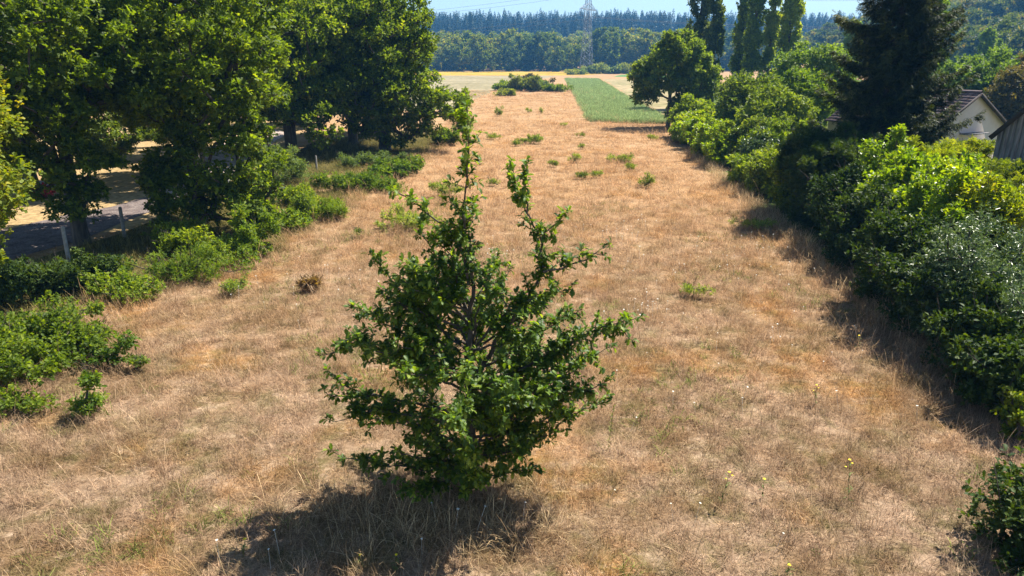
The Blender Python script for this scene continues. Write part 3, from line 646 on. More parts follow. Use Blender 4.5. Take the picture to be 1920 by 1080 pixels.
# ------------------------------------------------------------------ right side: trees
tree("ash_tree", pos(1252, 240), 6.5, [(.5, 0, 6.3, 2.7, 2.6, 2.5), (-1.2, 0, 4.9, 2.7, 2.4, 1.6), (2.3, 1, 4.6, 2.4, 2.2, 2.0), (-.6, .3, 7.3, 1.5, 1.3, 1.0), (2.4, 0, 6.2, 1.3, 1.2, .9), (-2.6, 0, 3.3, 1.4, 1.4, .8), (1, 0, 2.0, 1.2, 1.2, 1.4)],
     "round broad-leaved tree at the meadow's far right corner casting a shadow on the crop", mat=WALNUT, nclump=190, m=34, size=.28, r0=.2, seed=201, rc=(.4, .8), sep=.6)
GP = "columnar poplars right of the meadow"
def poplar(px, py, R_, H, label, mat=POPLAR, seed=1, Yd=None, group=GP, z0=1.0, m=60, size=.30):
    b = pos(px, py)
    if Yd: p = at(px, py, Yd); b = (p[0], p[1])
    r = np.random.default_rng(seed); base = np.array([b[0], b[1], height(*b)])
    root = empty("poplar", base, label, "poplar tree", group)
    n = int(H*6); z = z0+(H-z0)*r.random(n)**.9; t = (z-z0)/(H-z0)
    rr = R_*np.clip(1.15*(t+.12)**.35*(1-t)**.42*1.15, .12, 1)*(.88+.14*np.sin(z*1.7+seed))
    a = r.random(n)*2*pi; q = r.random(n)**.6*.8
    C = np.stack([np.cos(a)*rr*q, np.sin(a)*rr*q, z], 1)
    V, Fq = limbs(r, [(0, 0, -.2), (0, 0, H*.5), (.1, 0, H*.96)], C, .28, 1.0, 1.0); mk("trunk", V, Fq, GREYBARK, root, smooth=True)
    V, Fq, rn = clump_leaves(r, C, .28+.28*rr*r.random(n), m-18, 6, size, 'kite', np.array([0, 0, H*.4]), up=1.4, tall=2.1, outw=.4); mk("crown", V, Fq, mat, root, rnd=rn)
DPOP = leafmat("dark_poplar_leaf", [(0, (.04, .065, .012)), (.6, (.09, .125, .02)), (1, (.20, .24, .04))], .42, noise=.4)
poplar(1300, 203, 2.4, 19, "darkest and leftmost wide poplar beside the ash tree", DPOP, 210)
poplar(1328, 206, 1.6, 18, "dark slimmer poplar tucked against the leftmost one", DPOP, 211)
poplar(1380, 200, 1.6, 19.5, "grey green poplar left in the middle pair", POPLAR, 212)
poplar(1399, 204, 1.5, 18.5, "slim poplar right in the middle pair", POPLAR, 213)
poplar(1431, 204, 1.5, 18.8, "slim yellow green poplar left in the right pair", POPLAR, 214)
poplar(1463, 208, 2.0, 19.5, "wide poplar nearest the spruce, bare lower trunk", POPLAR, 215, z0=2.2)
poplar(1583, 170, 2.4, 11.6, "light poplar peeping out left of the spruce", LOCUST, 216, Yd=105)
poplar(1722, 150, 2.2, 14.5, "sunlit poplar right behind the spruce top", LOCUST, 217, Yd=62)
poplar(1838, 150, 3.0, 11.2, "bright small poplar against the wooded hill, taller of two", LOCUST, 218, Yd=128, group="pair of bright poplars below the hill")
poplar(1858, 150, 2.6, 9.4, "bright small poplar against the wooded hill, lower of two", LOCUST, 219, Yd=129, group="pair of bright poplars below the hill")
GT = "garden trees behind the hedge"
def gt(name, px, Yd, H, R_, label, mat, seed, zl=None, size=.2, n=110, m=38, dx=0, kind='kite'):
    x = (px-960)/F*(Yd*CT + (CAM[2]-H*.6)*ST); zl = zl if zl is not None else H*.12
    tree(name, (x+dx, Yd), H*.7, [(0, 0, (H+zl)/2, R_, R_*.9, (H-zl)/2), (-R_*.4, -R_*.3, (H+zl)/2-.1*H, R_*.7, R_*.6, (H-zl)*.34)], label, "tree", GT, mat, nclump=n, m=m, size=size, r0=.04+.012*H, seed=seed, rc=(.4+.02*H, .75+.03*H), kind=kind)
gt("garden_tree", 1405, 52, 5.2, 2.4, "yellow green bushy tree below the middle poplars", YSHRUB, 220)
gt("garden_tree", 1455, 47, 4.6, 2.2, "olive bushy tree below the slim right poplars", YSHRUB, 221)
gt("garden_tree", 1500, 54, 5.6, 2.4, "green tree against the spruce's left side", FRESH, 222)
gt("garden_tree", 1525, 62, 7.9, 3.4, "broad light green tree top left of the spruce", LOCUST, 223, size=.24, n=130)
gt("garden_tree", 1395, 70, 5.0, 2.6, "small tree at the feet of the middle poplars", YSHRUB, 224)
gt("garden_tree", 1300, 60, 3.4, 1.6, "shadowy shrubby tree behind the bright laurel hedge", OAK, 225)
gt("locust_tree", 1800, 72, 6.7, 5.2, "feathery pale green tree behind the cream house", LOCUST, 226, size=.26, n=170, zl=1)
gt("locust_tree", 1720, 78, 6.8, 4.4, "feathery pale tree seen past the spruce's right side", LOCUST, 227, size=.26, n=120, zl=1)
gt("locust_tree", 1885, 66, 7.2, 4.6, "pale green tree above the weathered barn roof", LOCUST, 228, size=.26, n=150, zl=1)
gt("browning_tree", 1915, 55, 6.0, 2.3, "half brown tree between the cream house and the barn", BROWNL, 229, size=.22, n=110)
gt("browning_tree", 1965, 60, 7.4, 3.5, "brownish tree cut by the right picture edge", BROWNL, 230, size=.22, n=110)

def spruce(px, Yd, H, R_, label, seed):
    r = np.random.default_rng(seed); x = (px-960)/F*(Yd*CT+2); base = np.array([x, Yd, 0.])
    root = empty("spruce", base, label, "spruce tree")
    A, B, RA, RB = [], [], [], []; P, D, Ds, SZ = [], [], [], []
    zt = np.linspace(-.1, H, 26); 
    for i in range(25): A.append([0, 0, zt[i]]); B.append([0, 0, zt[i+1]]); RA.append(.24*(1-zt[i]/H)+.02); RB.append(.24*(1-zt[i+1]/H)+.02)
    z = .7
    while z < H-.2:
        nb = 6 if z < H*.8 else 5; a0 = r.random()*6.3; tier = r.random()
        for b in range(nb):
            t = z/H; Lb = R_*(1-t)**.72*(.62+.5*r.random())*(.85+.25*tier) + .12
            if z < 2.5: Lb *= .78
            a = a0+b*2*pi/nb+r.normal(0, .2); d = np.array([cos(a), sin(a), 0]); sd_ = np.array([-sin(a), cos(a), 0])
            n = max(4, int(Lb/.16)); droop = .10+.40*(1-t)*r.random()
            s = np.linspace(0, 1, n+1); pts = d[None]*(s*Lb)[:, None]; pts[:, 2] = z + r.random()*.25 + Lb*(-droop*np.sin(s*2.4)*.9 + .20*s**3)
            for i in range(n):
                A.append(pts[i]); B.append(pts[i+1]); RA.append(.028*(1-s[i])+.004); RB.append(.028*(1-s[i+1])+.004)
                if s[i] < .12: continue
                for _ in range(4):
                    q = pts[i]+(pts[i+1]-pts[i])*r.random(); sg = r.choice([-1, 1]); tl = (.16+.55*(1-s[i])*min(1, Lb/2.2))*(.6+.6*r.random())
                    dd = norm(d*.75+sd_*sg*(.8)+np.array([0, 0, -.30-.5*r.random()]))
                    k = max(2, int(tl/.11))
                    for j in range(k):
                        P.append(q+dd*tl*(j/k)+np.array([0, 0, -.04*j])); D.append(norm(dd+np.array([0, 0, -.35*j/k])+r.normal(0, .3, 3))); SZ.append(.19+.10*r.random())
                        P.append(q+dd*tl*(j/k)); D.append(norm(dd+r.normal(0, .6, 3)+np.array([0, 0, -.3]))); SZ.append(.17+.1*r.random())
            P.append(pts[-1]); D.append(norm(pts[-1]-pts[-2])); SZ.append(.25)
        z += .23+.10*r.random()
    V, Fq = tubes(np.array(A), np.array(B), np.array(RA), np.array(RB), 5); mk("trunk", V, Fq, BARK, root, smooth=True)
    P = np.array(P); D = np.array(D); n = len(P); print("spruce", n)
    V, Fq, nf = leaves(P, D, norm(np.array([0, 0, 1.])+r.normal(0, .5, (n, 3))), np.array(SZ), 'spray')
    rr = np.hypot(P[:, 0], P[:, 1])/(R_*(1-P[:, 2]/H)**.72+.1)
    mk("crown", V, Fq, CONIF, root, rnd=np.repeat(np.clip(r.random(n)*.8+.25*(rr > .85)*r.random(n), 0, 1), nf))  # outer sprays lighter: sunlit tips put into the needle colour
spruce(1632, 31, 14.6, 3.8, "tall very dark spruce rising above the right hedge", 240)

# ------------------------------------------------------------------ right side: the hedge, plant by plant
GH = "plants of the long hedge on the right"
def hedge(name, px, Yd, rx, ry, h, label, mat, seed, n=90, m=46, size=.12, kind='kite', dx=0., lo=.0, rc=(.22, .5), up=.7, cat="hedge plant", group=GH, extra=(), sep=.3, **kw):
    x = (px-960)/F*(Yd*CT + (CAM[2]-h*.6)*ST)+dx
    q = np.random.default_rng(seed+900); e = [(0, 0, h*.47, rx*.92, ry*.92, h*.45), (0, 0, h*.30, rx*1.0, ry*1.0, h*.34)]
    for _ in range(17):
        a = q.random()*6.28; f = 1.12*q.random()**.5; e.append((cos(a)*rx*f, sin(a)*ry*f, h*(.82-.42*f*q.random()+.14*q.random()), rx*(.14+.16*q.random()), ry*(.14+.16*q.random()), h*(.13+.12*q.random())))
    return tree(name, (x, Yd), h*.6, e+list(extra), label, cat, group, mat, nclump=n, m=m, size=size, kind=kind, r0=.05, seed=seed, rc=rc, sep=sep,
                parts=("stems", "foliage"), up=up, shell=.6, ksides=4, step=.4, minfrac=.35, **kw)
# the clipped bright laurel, four plants merging into one block
for i, (px, Y_, lb) in enumerate([(1300, 56, "laurel at the far end of the bright clipped hedge"), (1330, 52, "second laurel from the far end of the bright clipped hedge"), (1352, 48, "third laurel from the far end of the bright clipped hedge"), (1378, 44, "nearest laurel of the bright clipped hedge, beside yellow green shrubs")]):
    hedge("laurel", px, Y_, 1.75, 2.3, 2.2, lb, LAUREL, 300+i, 110, 44, .17, 'kite', group="laurels of the bright clipped hedge", rc=(.3, .5))
hedge("ivy_clump", 1425, 38, .75, .8, 2.3, "bluish ivy covered post shaped clump", SILVER, 310, 50, 34, .12, 'kite', group=None)
hedge("hedge_shrub", 1420, 42.5, 1.6, 1.5, 2.9, "yellow green shrub behind the bluish ivy clump", YSHRUB, 311, 80, 36, .15)
hedge("hedge_shrub", 1462, 39, 1.6, 1.6, 3.2, "light green shrub right of the bluish ivy clump", FRESH, 312, 90, 36, .15)
hedge("hedge_shrub", 1455, 34, 1.35, 1.4, 2.3, "drooping yellow green shrub in front of the light green one", YSHRUB, 313, 80, 36, .13)
hedge("hedge_shrub", 1408, 36, 1.0, 1.2, 1.7, "low green shrub where the bright laurels end", FRESH, 314, 50, 34, .13)
hedge("hedge_conifer", 1530, 30, 1.4, 1.5, 3.7, "dark feathery conifer hedge plant under the spruce, farther one", DARKSHADED, 315, 90, 40, .16, 'spray')
hedge("hedge_conifer", 1560, 26.8, 1.6, 1.5, 3.7, "dark feathery conifer hedge plant under the spruce, nearer one", DARKSHADED, 316, 100, 40, .15, 'spray')
hedge("hedge_shrub", 1500, 30, 1.1, 1.3, 2.1, "shaded green shrub at the field edge left of the dark conifers", OAK, 317, 70, 36, .12)
hedge("laurel", 1678, 24.0, 1.25, 1.4, 3.6, "tall bright laurel with upright tips right of the spruce's foot", LAUREL, 320, 120, 46, .13, 'kite', up=1.3)
hedge("laurel", 1712, 21.8, 1.3, 1.2, 3.4, "bright laurel beside the tall upright one", LAUREL, 321, 120, 46, .13, 'kite', up=1.3)
hedge("laurel", 1740, 19.6, 1.3, 1.2, 3.3, "laurel in the middle of the near hedge with dark lower face", LAUREL, 322, 120, 46, .12, 'kite', up=1.3)
hedge("laurel", 1810, 18.0, 1.2, 1.2, 3.4, "yellowish laurel behind the silvery shrub", LAUREL, 323, 120, 46, .12, 'kite', up=1.3)
hedge("laurel", 1895, 17.4, 1.3, 1.2, 3.5, "yellowest laurel at the right picture edge", leafmat("yellow_laurel_leaf", [(0, (.10, .15, .006)), (.5, (.24, .29, .01)), (1, (.50, .42, .02))], .42, rough=.35, spec=.5), 324, 120, 46, .12, 'kite', up=1.3)
hedge("cypress_bush", 1810, 26, 2.3, 2.0, 3.5, "broad rounded yellow green bush below the cream house", CYPR, 325, 150, 48, .16, 'spray', up=.3)
hedge("cypress_bush", 1905, 22.5, 1.6, 1.5, 3.0, "olive bush before the weathered barn wall", CYPR, 326, 100, 46, .14, 'spray', up=.3)
hedge("hedge_shrub", 1760, 24.5, 1.2, 1.3, 3.0, "dark gap filling shrub behind the middle laurel", OAK, 327, 80, 38, .12)
hedge("silvery_shrub", 1815, 14.9, 1.05, .95, 3.0, "silvery green shrub with glossy drooping leaves in the near hedge", SILVER, 330, 120, 46, .10, 'narrow', up=.1)
hedge("silvery_shrub", 1905, 13.2, .9, .8, 2.2, "lower silvery shrub at the right picture edge", SILVER, 331, 80, 40, .09, 'narrow', up=.1)
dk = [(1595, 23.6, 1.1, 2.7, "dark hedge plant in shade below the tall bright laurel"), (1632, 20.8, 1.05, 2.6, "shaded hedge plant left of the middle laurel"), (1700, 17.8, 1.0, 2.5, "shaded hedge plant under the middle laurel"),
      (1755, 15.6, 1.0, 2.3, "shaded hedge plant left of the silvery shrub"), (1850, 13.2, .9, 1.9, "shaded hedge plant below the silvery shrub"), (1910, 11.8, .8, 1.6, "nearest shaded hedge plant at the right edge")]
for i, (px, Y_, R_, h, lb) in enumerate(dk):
    hedge("hedge_shrub", px, Y_, R_, R_*1.2, h, lb, DARKSHADED, 340+i, 90, 44, .11, 'kite')  # shade of the hedge face put into a darker leaf colour
hedge("hedge_shrub", 1955, 20, 2.0, 2.0, 3.0, "tall hedge plant outside the right edge, its side just showing", CYPR, 350, 80, 40, .14, 'spray')
hedge("near_oak_bush", 1962, 7.7, .55, .7, 1.15, "oak bush, shade painted into its leaves, cut by the lower right picture corner", DARKSHADED, 351, 60, 40, .085, 'oak', group=None, cat="shrub", extra=[(-.35, -.6, .35, .4, .6, .35)])  # seen from its shaded side, that shade painted as a darker leaf
hedge("near_seedling", 1915, 10.6, .22, .25, .9, "small dark sprig at the right edge above the corner bush", DARKOAK, 352, 10, 20, .08, 'oak', group=None, cat="seedling", rc=(.12, .2), sep=.12)

# ------------------------------------------------------------------ scatter for the uncountable: grass, far woods
def scatter(name, pts, rots, scl, idx, sources, label, cat):
    coll = bpy.data.collections.new(name+"_sources")
    for i, s_ in enumerate(sources): s_.name = "%s_%02d" % (name, i); coll.objects.link(s_)
    me = bpy.data.meshes.new(name); n = len(pts)
    me.vertices.add(n); me.vertices.foreach_set("co", np.asarray(pts, dtype=np.float32).ravel())
    a = me.attributes.new("rot", 'FLOAT_VECTOR', 'POINT'); a.data.foreach_set("vector", np.asarray(rots, dtype=np.float32).ravel())
    a = me.attributes.new("scl", 'FLOAT_VECTOR', 'POINT'); a.data.foreach_set("vector", np.asarray(scl, dtype=np.float32).ravel())
    a = me.attributes.new("idx", 'INT', 'POINT'); a.data.foreach_set("value", np.asarray(idx, dtype=np.int32))
    me.update()
    o = bpy.data.objects.new(name, me); sc.collection.objects.link(o)
    g = bpy.data.node_groups.new(name, 'GeometryNodeTree')
    g.interface.new_socket("Geometry", in_out='INPUT', socket_type='NodeSocketGeometry')
    g.interface.new_socket("Geometry", in_out='OUTPUT', socket_type='NodeSocketGeometry')
    ns, ln = g.nodes, g.links
    gi = ns.new("NodeGroupInput"); go = ns.new("NodeGroupOutput"); ip = ns.new("GeometryNodeInstanceOnPoints")
    ci = ns.new("GeometryNodeCollectionInfo"); ci.inputs["Collection"].default_value = coll
    ci.inputs["Separate Children"].default_value = True; ci.inputs["Reset Children"].default_value = True
    def na(nm, t):
        x = ns.new("GeometryNodeInputNamedAttribute"); x.data_type = t; x.inputs["Name"].default_value = nm; return x.outputs[0]
    e2r = ns.new("FunctionNodeEulerToRotation"); ln.new(na("rot", 'FLOAT_VECTOR'), e2r.inputs[0])
    ln.new(gi.outputs[0], ip.inputs["Points"]); ln.new(ci.outputs[0], ip.inputs["Instance"]); ip.inputs["Pick Instance"].default_value = True
    ln.new(na("idx", 'INT'), ip.inputs["Instance Index"]); ln.new(e2r.outputs[0], ip.inputs["Rotation"]); ln.new(na("scl", 'FLOAT_VECTOR'), ip.inputs["Scale"])
    ln.new(ip.outputs[0], go.inputs[0])
    md = o.modifiers.new("scatter", 'NODES'); md.node_group = g
    return tag(o, label, cat, None, "stuff")

def blades(r, n, Rt, L, Wd, bend, mat, head=0.0, lie=.25):
    """a tuft: n bent, tapering blades; head>0 adds a seed head"""
    a = r.random(n)*2*pi; q = Rt*np.sqrt(r.random(n)); P0 = np.stack([np.cos(a)*q, np.sin(a)*q, np.zeros(n)-.01], 1)
    az = r.random(n)*2*pi; el = np.clip(r.normal(.95, .35, n), .12, 1.5); fl = r.random(n) < lie; el[fl] = .08+.3*r.random(fl.sum())
    ln_ = L*(.45+.75*r.random(n)); d = np.stack([np.cos(az), np.sin(az), 0*az], 1); sd_ = np.stack([-np.sin(az), np.cos(az), 0*az], 1)
    V = []; ns_ = 4; p = P0.copy(); e = el.copy(); rows = []
    for k in range(ns_+1):
        t = k/ns_; wd = Wd*(1-t*.75) if not head else Wd*(.8 if t < .7 else 3.2*head*(1.15-t))
        rows.append((p-sd_*wd/2, p+sd_*wd/2)); p = p + (d*np.cos(e)[:, None] + np.array([0, 0, 1])*np.sin(e)[:, None])*(ln_/ns_)[:, None]; e = e - bend*(.3+r.random(n))*(.35+t)
        p[:, 2] = np.maximum(p[:, 2], .012)
    V = np.stack([x for rr in rows for x in rr], 1).reshape(-1, 3); m_ = 2*(ns_+1)
    f = np.array([[2*k, 2*k+1, 2*k+3, 2*k+2] for k in range(ns_)])[None]+(np.arange(n)*m_)[:, None, None]
    return mk("tuft", V, f.reshape(-1, 4), mat, None, rnd=np.repeat(r.random(n), ns_), link=False)

def inside(P, poly):
    x, y = P[:, 0], P[:, 1]; c = np.zeros(len(P), bool); j = len(poly)-1
    for i in range(len(poly)):
        xi, yi = poly[i][:2]; xj, yj = poly[j][:2]
        c ^= ((yi > y) != (yj > y)) & (x < (xj-xi)*(y-yi)/(yj-yi+1e-12)+xi); j = i
    return c
LEFTX = lambda y: np.interp(y, [4, 14, 18, 22.8, 27, 32, 38, 44, 55, 75, 150], [-13, -12.5, -11.2, -8.6, -8.4, -7.9, -7.3, -6.2, -6.0, -6.6, -9])
RIGHTX = lambda y: np.interp(y, [4, 12, 15, 20, 27.6, 35, 49, 62, 75], [9.3, 10.0, 10.1, 10.4, 10.8, 11.6, 13.0, 14.6, 16.0])
r = np.random.default_rng(5)
def vis(P, m=1.06):
    zc = P[:, 1]*CT+CAM[2]*ST; return (np.abs(P[:, 0]) < .75*m*zc+.6)
def band(r, y0, y1, dens, x0=None, x1=None):
    n = int(dens*(y1-y0)*60); P = np.stack([r.uniform(-24, 36, n), r.uniform(y0, y1, n), np.zeros(n)], 1)
    a = (LEFTX if x0 is None else x0)(P[:, 1]); b = (RIGHTX if x1 is None else x1)(P[:, 1])
    return P[(P[:, 0] > a-.5) & (P[:, 0] < b+.6) & vis(P)]
GM_ = grassmat("straw", True, trans=.35)
src = [blades(r, 32, .16, .23, .0066, .55, GM_, lie=.35 if i < 3 else .8) for i in range(5)] + [blades(r, 22, .14, .40, .0050, .5, GM_, lie=.2) for _ in range(3)] + [blades(r, 14, .12, .55, .0035, .32, GM_, head=1.0, lie=.05) for _ in range(2)]
Ps, Sc = [], []
for y0, y1, dn, s_ in [(4.5, 12, 44, 1.0), (12, 20, 32, 1.15), (20, 32, 17, 1.5), (32, 50, 8, 2.0), (50, 76, 3.6, 2.7), (76, 150, .8, 4.0)]:
    P = band(r, y0, y1, dn); Ps.append(P); Sc.append(np.stack([np.full(len(P), s_)]*2+[np.full(len(P), min(s_, 1.35))], 1)*(.7+.6*r.random((len(P), 1))))
P = np.concatenate(Ps); Sc = np.concatenate(Sc); n = len(P); print("grass tufts", n)
scatter("dry_grass", P, np.stack([r.normal(0, .08, n), r.normal(0, .08, n), r.random(n)*6.28], 1), Sc, r.choice(10, n, p=[.14]*5+[.08]*3+[.03]*2), src, "dry straw coloured grass covering the whole meadow", "grass")
# green herbs thinly spread in patches
GG = grassmat("green_blade", False, (.09, .12, .025), (.20, .24, .06))
src = [blades(r, 18, .13, .22, .012, .7, GG, lie=.3) for _ in range(4)]
P = band(r, 4.5, 32, 7); nz = np.sin(P[:, 0]*.9+2*np.sin(P[:, 1]*.37))+np.sin(P[:, 1]*1.1+1.7*np.sin(P[:, 0]*.6+1))+r.normal(0, .5, len(P)); P = P[nz > 1.05]; n = len(P)
scatter("green_herbs", P, np.stack([0*P[:, 0], 0*P[:, 0], r.random(n)*6.28], 1), (.6+.8*r.random((n, 1)))*np.ones((1, 3)), r.integers(0, 4, n), src, "thin green herbs and grass growing through the straw", "herbs")
# tall arching grass with seed heads along the hedge and below the young oak
TG = grassmat("tall_straw", False, (.30, .20, .10), (.55, .43, .26), .35)
src = [blades(r, 16, .13, .58, .0048, .42, TG, head=1.1, lie=.05) for _ in range(5)]
n = 1500; y = 5+45*r.random(n)**1.5; x = RIGHTX(y)+r.normal(-.15, .32, n); P = np.stack([x, y, 0*x], 1)
b0 = gp(860, 950); q = np.stack([b0[0]+r.normal(-.2, 1.2, 220), b0[1]+r.normal(-.4, .6, 220), np.zeros(220)], 1)
y = r.uniform(8, 60, 500); q2 = np.stack([LEFTX(y)+r.normal(0, .6, 500), y, 0*y], 1)
q3 = band(r, 5, 40, .6)
cc = band(r, 5, 34, .16); cc = cc[(cc[:, 0] > 1.5) | (r.random(len(cc)) < .35)]; q4 = np.repeat(cc, 11, 0)+np.column_stack([r.normal(0, .26, (len(cc)*11, 2)), np.zeros(len(cc)*11)])
P = np.concatenate([P, q, q2, q3, q4]); n = len(P); sc_ = np.concatenate([np.ones(1500), np.full(220, .8), np.full(500, .7), np.full(len(q3), .75), np.full(len(q4), .55)])*(.6+.6*r.random(n))
scatter("tall_grass", P, np.stack([r.normal(0, .1, n), r.normal(0, .1, n), r.random(n)*6.28], 1), sc_[:, None]*np.ones((1, 3)), r.integers(0, 5, n), src, "tall arching seed grass thickest along the hedge foot", "grass")
# verge grass and litter under the left oaks
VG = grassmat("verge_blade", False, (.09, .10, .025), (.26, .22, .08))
src = [blades(r, 24, .18, .40, .009, .6, VG, lie=.3) for _ in range(4)]
vp = [gp(-330, 700), gp(-40, 690), gp(180, 560), gp(330, 505), gp(470, 470), gp(560, 400), gp(700, 345), gp(830, 262), gp(600, 262), gp(470, 330), gp(320, 400), gp(235, 440), gp(30, 505), gp(-300, 580)]
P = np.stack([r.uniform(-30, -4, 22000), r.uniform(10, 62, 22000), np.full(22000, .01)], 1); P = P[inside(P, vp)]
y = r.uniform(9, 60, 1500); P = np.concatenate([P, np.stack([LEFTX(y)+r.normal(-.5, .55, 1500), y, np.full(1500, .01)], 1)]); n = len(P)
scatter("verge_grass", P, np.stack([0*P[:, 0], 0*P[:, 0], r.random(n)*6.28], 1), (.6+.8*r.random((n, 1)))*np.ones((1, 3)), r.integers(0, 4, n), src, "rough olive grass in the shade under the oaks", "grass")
# crop blades in the green strip
CG = grassmat("crop_blade", False, (.20, .29, .10), (.31, .39, .17), .35)
src = [blades(r, 40, .35, .45, .03, .4, CG, lie=.05) for _ in range(4)]
cp = [gp(1060, 148), gp(1122, 149), gp(1180, 186), gp(1262, 232.5), gp(1180, 231), gp(1107, 228.5)]
P = np.stack([r.uniform(5, 36, 30000), 72+168*r.random(30000)**1.6, np.full(30000, .01)], 1); P = P[inside(P, cp)]; n = len(P)
scatter("green_crop", P, np.stack([0*P[:, 0], 0*P[:, 0], r.random(n)*6.28], 1), (.9+.7*r.random((n, 1)))*np.ones((1, 3)), r.integers(0, 4, n), src, "fresh green crop growing in the far strip", "crop")
# small white flower heads
def flowerhead(r, R_, mat, k=7):
    V, F_ = [], []
    for i in range(k):
        a = i*2*pi/k+r.random()*.3; rr = R_*(.5+.5*r.random()); c = np.array([cos(a)*rr*.6, sin(a)*rr*.6, r.random()*R_*.3]); b = len(V)
        for j in range(5): V.append(c+np.array([cos(j*1.257)*R_*.45, sin(j*1.257)*R_*.45, 0]))
        V.append(c+[0, 0, R_*.25])
        for j in range(5): F_.append([b+j, b+(j+1) % 5, b+5])
    return np.array(V), np.array(F_)
WH = plainmat("white_petal", (.62, .60, .52), (.8, .78, .7), 30, .7, 0)
STEM = plainmat("green_stem", (.09, .12, .03), (.16, .18, .05), 30, .8, 0)
def wf(r):
    V, F_ = flowerhead(r, .022, WH); V[:, 2] += .38; mb = MB(); mb.add(V, F_)
    tv, tf = tubes([[0, 0, 0]], [[0, 0, .38]], .003, .002, 4); mb.add(tv, np.concatenate([tf[:, [0, 1, 2]], tf[:, [0, 2, 3]]])); return mb.build("head", WH, None, link=False)
src = [wf(r) for _ in range(4)]
cl = [(920, 490, 1.0, .9, 26), (1150, 440, 2.2, 1.5, 30), (1210, 600, .8, .8, 22), (1400, 480, 2.5, 2, 30), (600, 560, 2.5, 3, 24), (1300, 520, 3, 3, 30), (1500, 640, 2, 2, 16), (1200, 740, 3, 1.5, 12), (480, 1040, .8, .5, 3), (1100, 980, 2.5, 1, 6), (820, 1030, 1, .4, 3)]
P = np.concatenate([np.stack([gp(a, b)[0]+r.normal(0, c*.6, k), gp(a, b)[1]+r.normal(0, d*.6, k), np.zeros(k)], 1) for a, b, c, d, k in cl]); n = len(P)
scatter("white_flowers", P, np.stack([r.normal(0, .15, n), r.normal(0, .15, n), r.random(n)*6.28], 1), (.6+.6*r.random((n, 1)))*np.ones((1, 3)), r.integers(0, 4, n), src, "small white flower heads dotted through the meadow", "flowers")
# yellow flower stalks, each its own plant
YEL = plainmat("yellow_petal", (.75, .52, .01), (.85, .68, .02), 30, .6, 0)
ystalk = [(1350, 950, 885, "yellow flower on a tall dark stem right of the young oak's shadow"), (1430, 935, 898, "short yellow flower just right of the tall stemmed one"), (1590, 945, 862, "yellow flower with the tallest green stem, near the hedge side"), (1528, 760, 722, "pale yellow spire in the middle of the right meadow"),
          (456, 1045, 1010, "single bright yellow flower left of the shadow"), (1608, 655, 629, "yellow flower nearest the hedge in mid meadow"), (740, 1075, 1040, "yellow flower left inside the young oak's shadow edge"), (672, 1065, 1040, "yellow flower leftmost inside the shadow edge"), (1475, 1080, 1072, "yellow flower on the lower picture edge")]
for i, (px, pb, pt_, lb) in enumerate(ystalk):
    b = gp(px, pb); zt = 6.5 - (6.5-0) ; top = at(px+(18 if i == 0 else 3), pt_, b[1]); h = max(.18, top[2])
    e = empty("yellow_flower", (b[0], b[1], 0), lb, "flower", "yellow flowers in the meadow")
    t = np.array([top[0]-b[0], 0, h]); m_ = MB(); m_.tubes([[0, 0, 0], t*.5], [t*.5, t], .005, .003, 5)
    lv, lf, _ = leaves(np.array([t*s for s in np.linspace(.1, .85, 12)]), sph(r, 12)+[0, 0, .5], np.tile([0, 0, 1.], (12, 1)), .09, 'narrow'); m_.add(lv, lf); m_.build("stem", STEM, e)
    V, F_ = flowerhead(r, .026, YEL, 8); 
    mb = MB(); mb.add(V+t, F_)
    if i in (0, 2, 3): V2, F2 = flowerhead(r, .018, YEL, 6); mb.add(V2+t+[.05, 0, -.06], F2); mb.add(V2+t+[-.04, 0, -.12], F2)
    mb.build("blossom", YEL, e)
for j, (px, pb, pt_, lb) in enumerate([(1140, 842, 760, "tall dark weed stalk right of the young oak's lower branches"), (1195, 0, 0, "")]):
    if not lb: continue
    b = gp(px, pb); e = empty("weed_stalk", (b[0], b[1], 0), lb, "weed"); H_ = at(px+8, pt_, b[1])[2]; t = np.array([.06, 0, H_])
    m_ = MB(); m_.tubes([[0, 0, 0], t*.5], [t*.5, t], .006, .003, 5); m_.build("stem", STEM, e)
    k = 44; s = r.random(k); lv, lf, _ = leaves(t*s[:, None], sph(r, k)+[0, 0, .8], np.tile([0, 0, 1.], (k, 1)), .07, 'narrow'); mk("leaves", lv, lf, BROOM, e, rnd=r.random(len(lf)))

# ------------------------------------------------------------------ far woods
def farcrown(r, H, R_, mat, kind=0, n=900, size=.9):
    if kind == 0:
        E = [(0, 0, H*.62, R_, R_, H*.38), (R_*.4, -R_*.3, H*.5, R_*.7, R_*.7, H*.3), (-R_*.4, R_*.2, H*.48, R_*.7, R_*.7, H*.28), (0, -R_*.3, H*.25, R_*.8, R_*.8, H*.25)]
        C = ell_points(r, E, 46, .35, .6); V, F_, rn = clump_leaves(r, C, .9+.9*r.random(len(C)), n//46, 3, size, 'kite', np.array([0, 0, H*.5]), up=.5)
    else:
        k = n; t = r.random(k)**.8; z = H*(.08+.92*t); rr = R_*(1-t)**.85*(.5+.6*r.random(k))*(.8+.35*np.sin(z*4.0)**2); a = r.random(k)*6.28
        P = np.stack([np.cos(a)*rr*.5, np.sin(a)*rr*.5, z], 1); d = np.stack([np.cos(a), np.sin(a), -.15+0*a], 1)
        V, F_, nf = leaves(P, d+r.normal(0, .2, (k, 3)), np.tile([0, 0, 1.], (k, 1))+r.normal(0, .4, (k, 3)), (rr*.9+.5), 'kite'); rn = np.repeat(r.random(k), nf)
    return mk("crown", V, F_, mat, None, rnd=rn, link=False)
src = [farcrown(r, 18+3*r.random(), 5.2+r.random(), FARB, 0, 1500, .95) for _ in range(6)]
pts = []
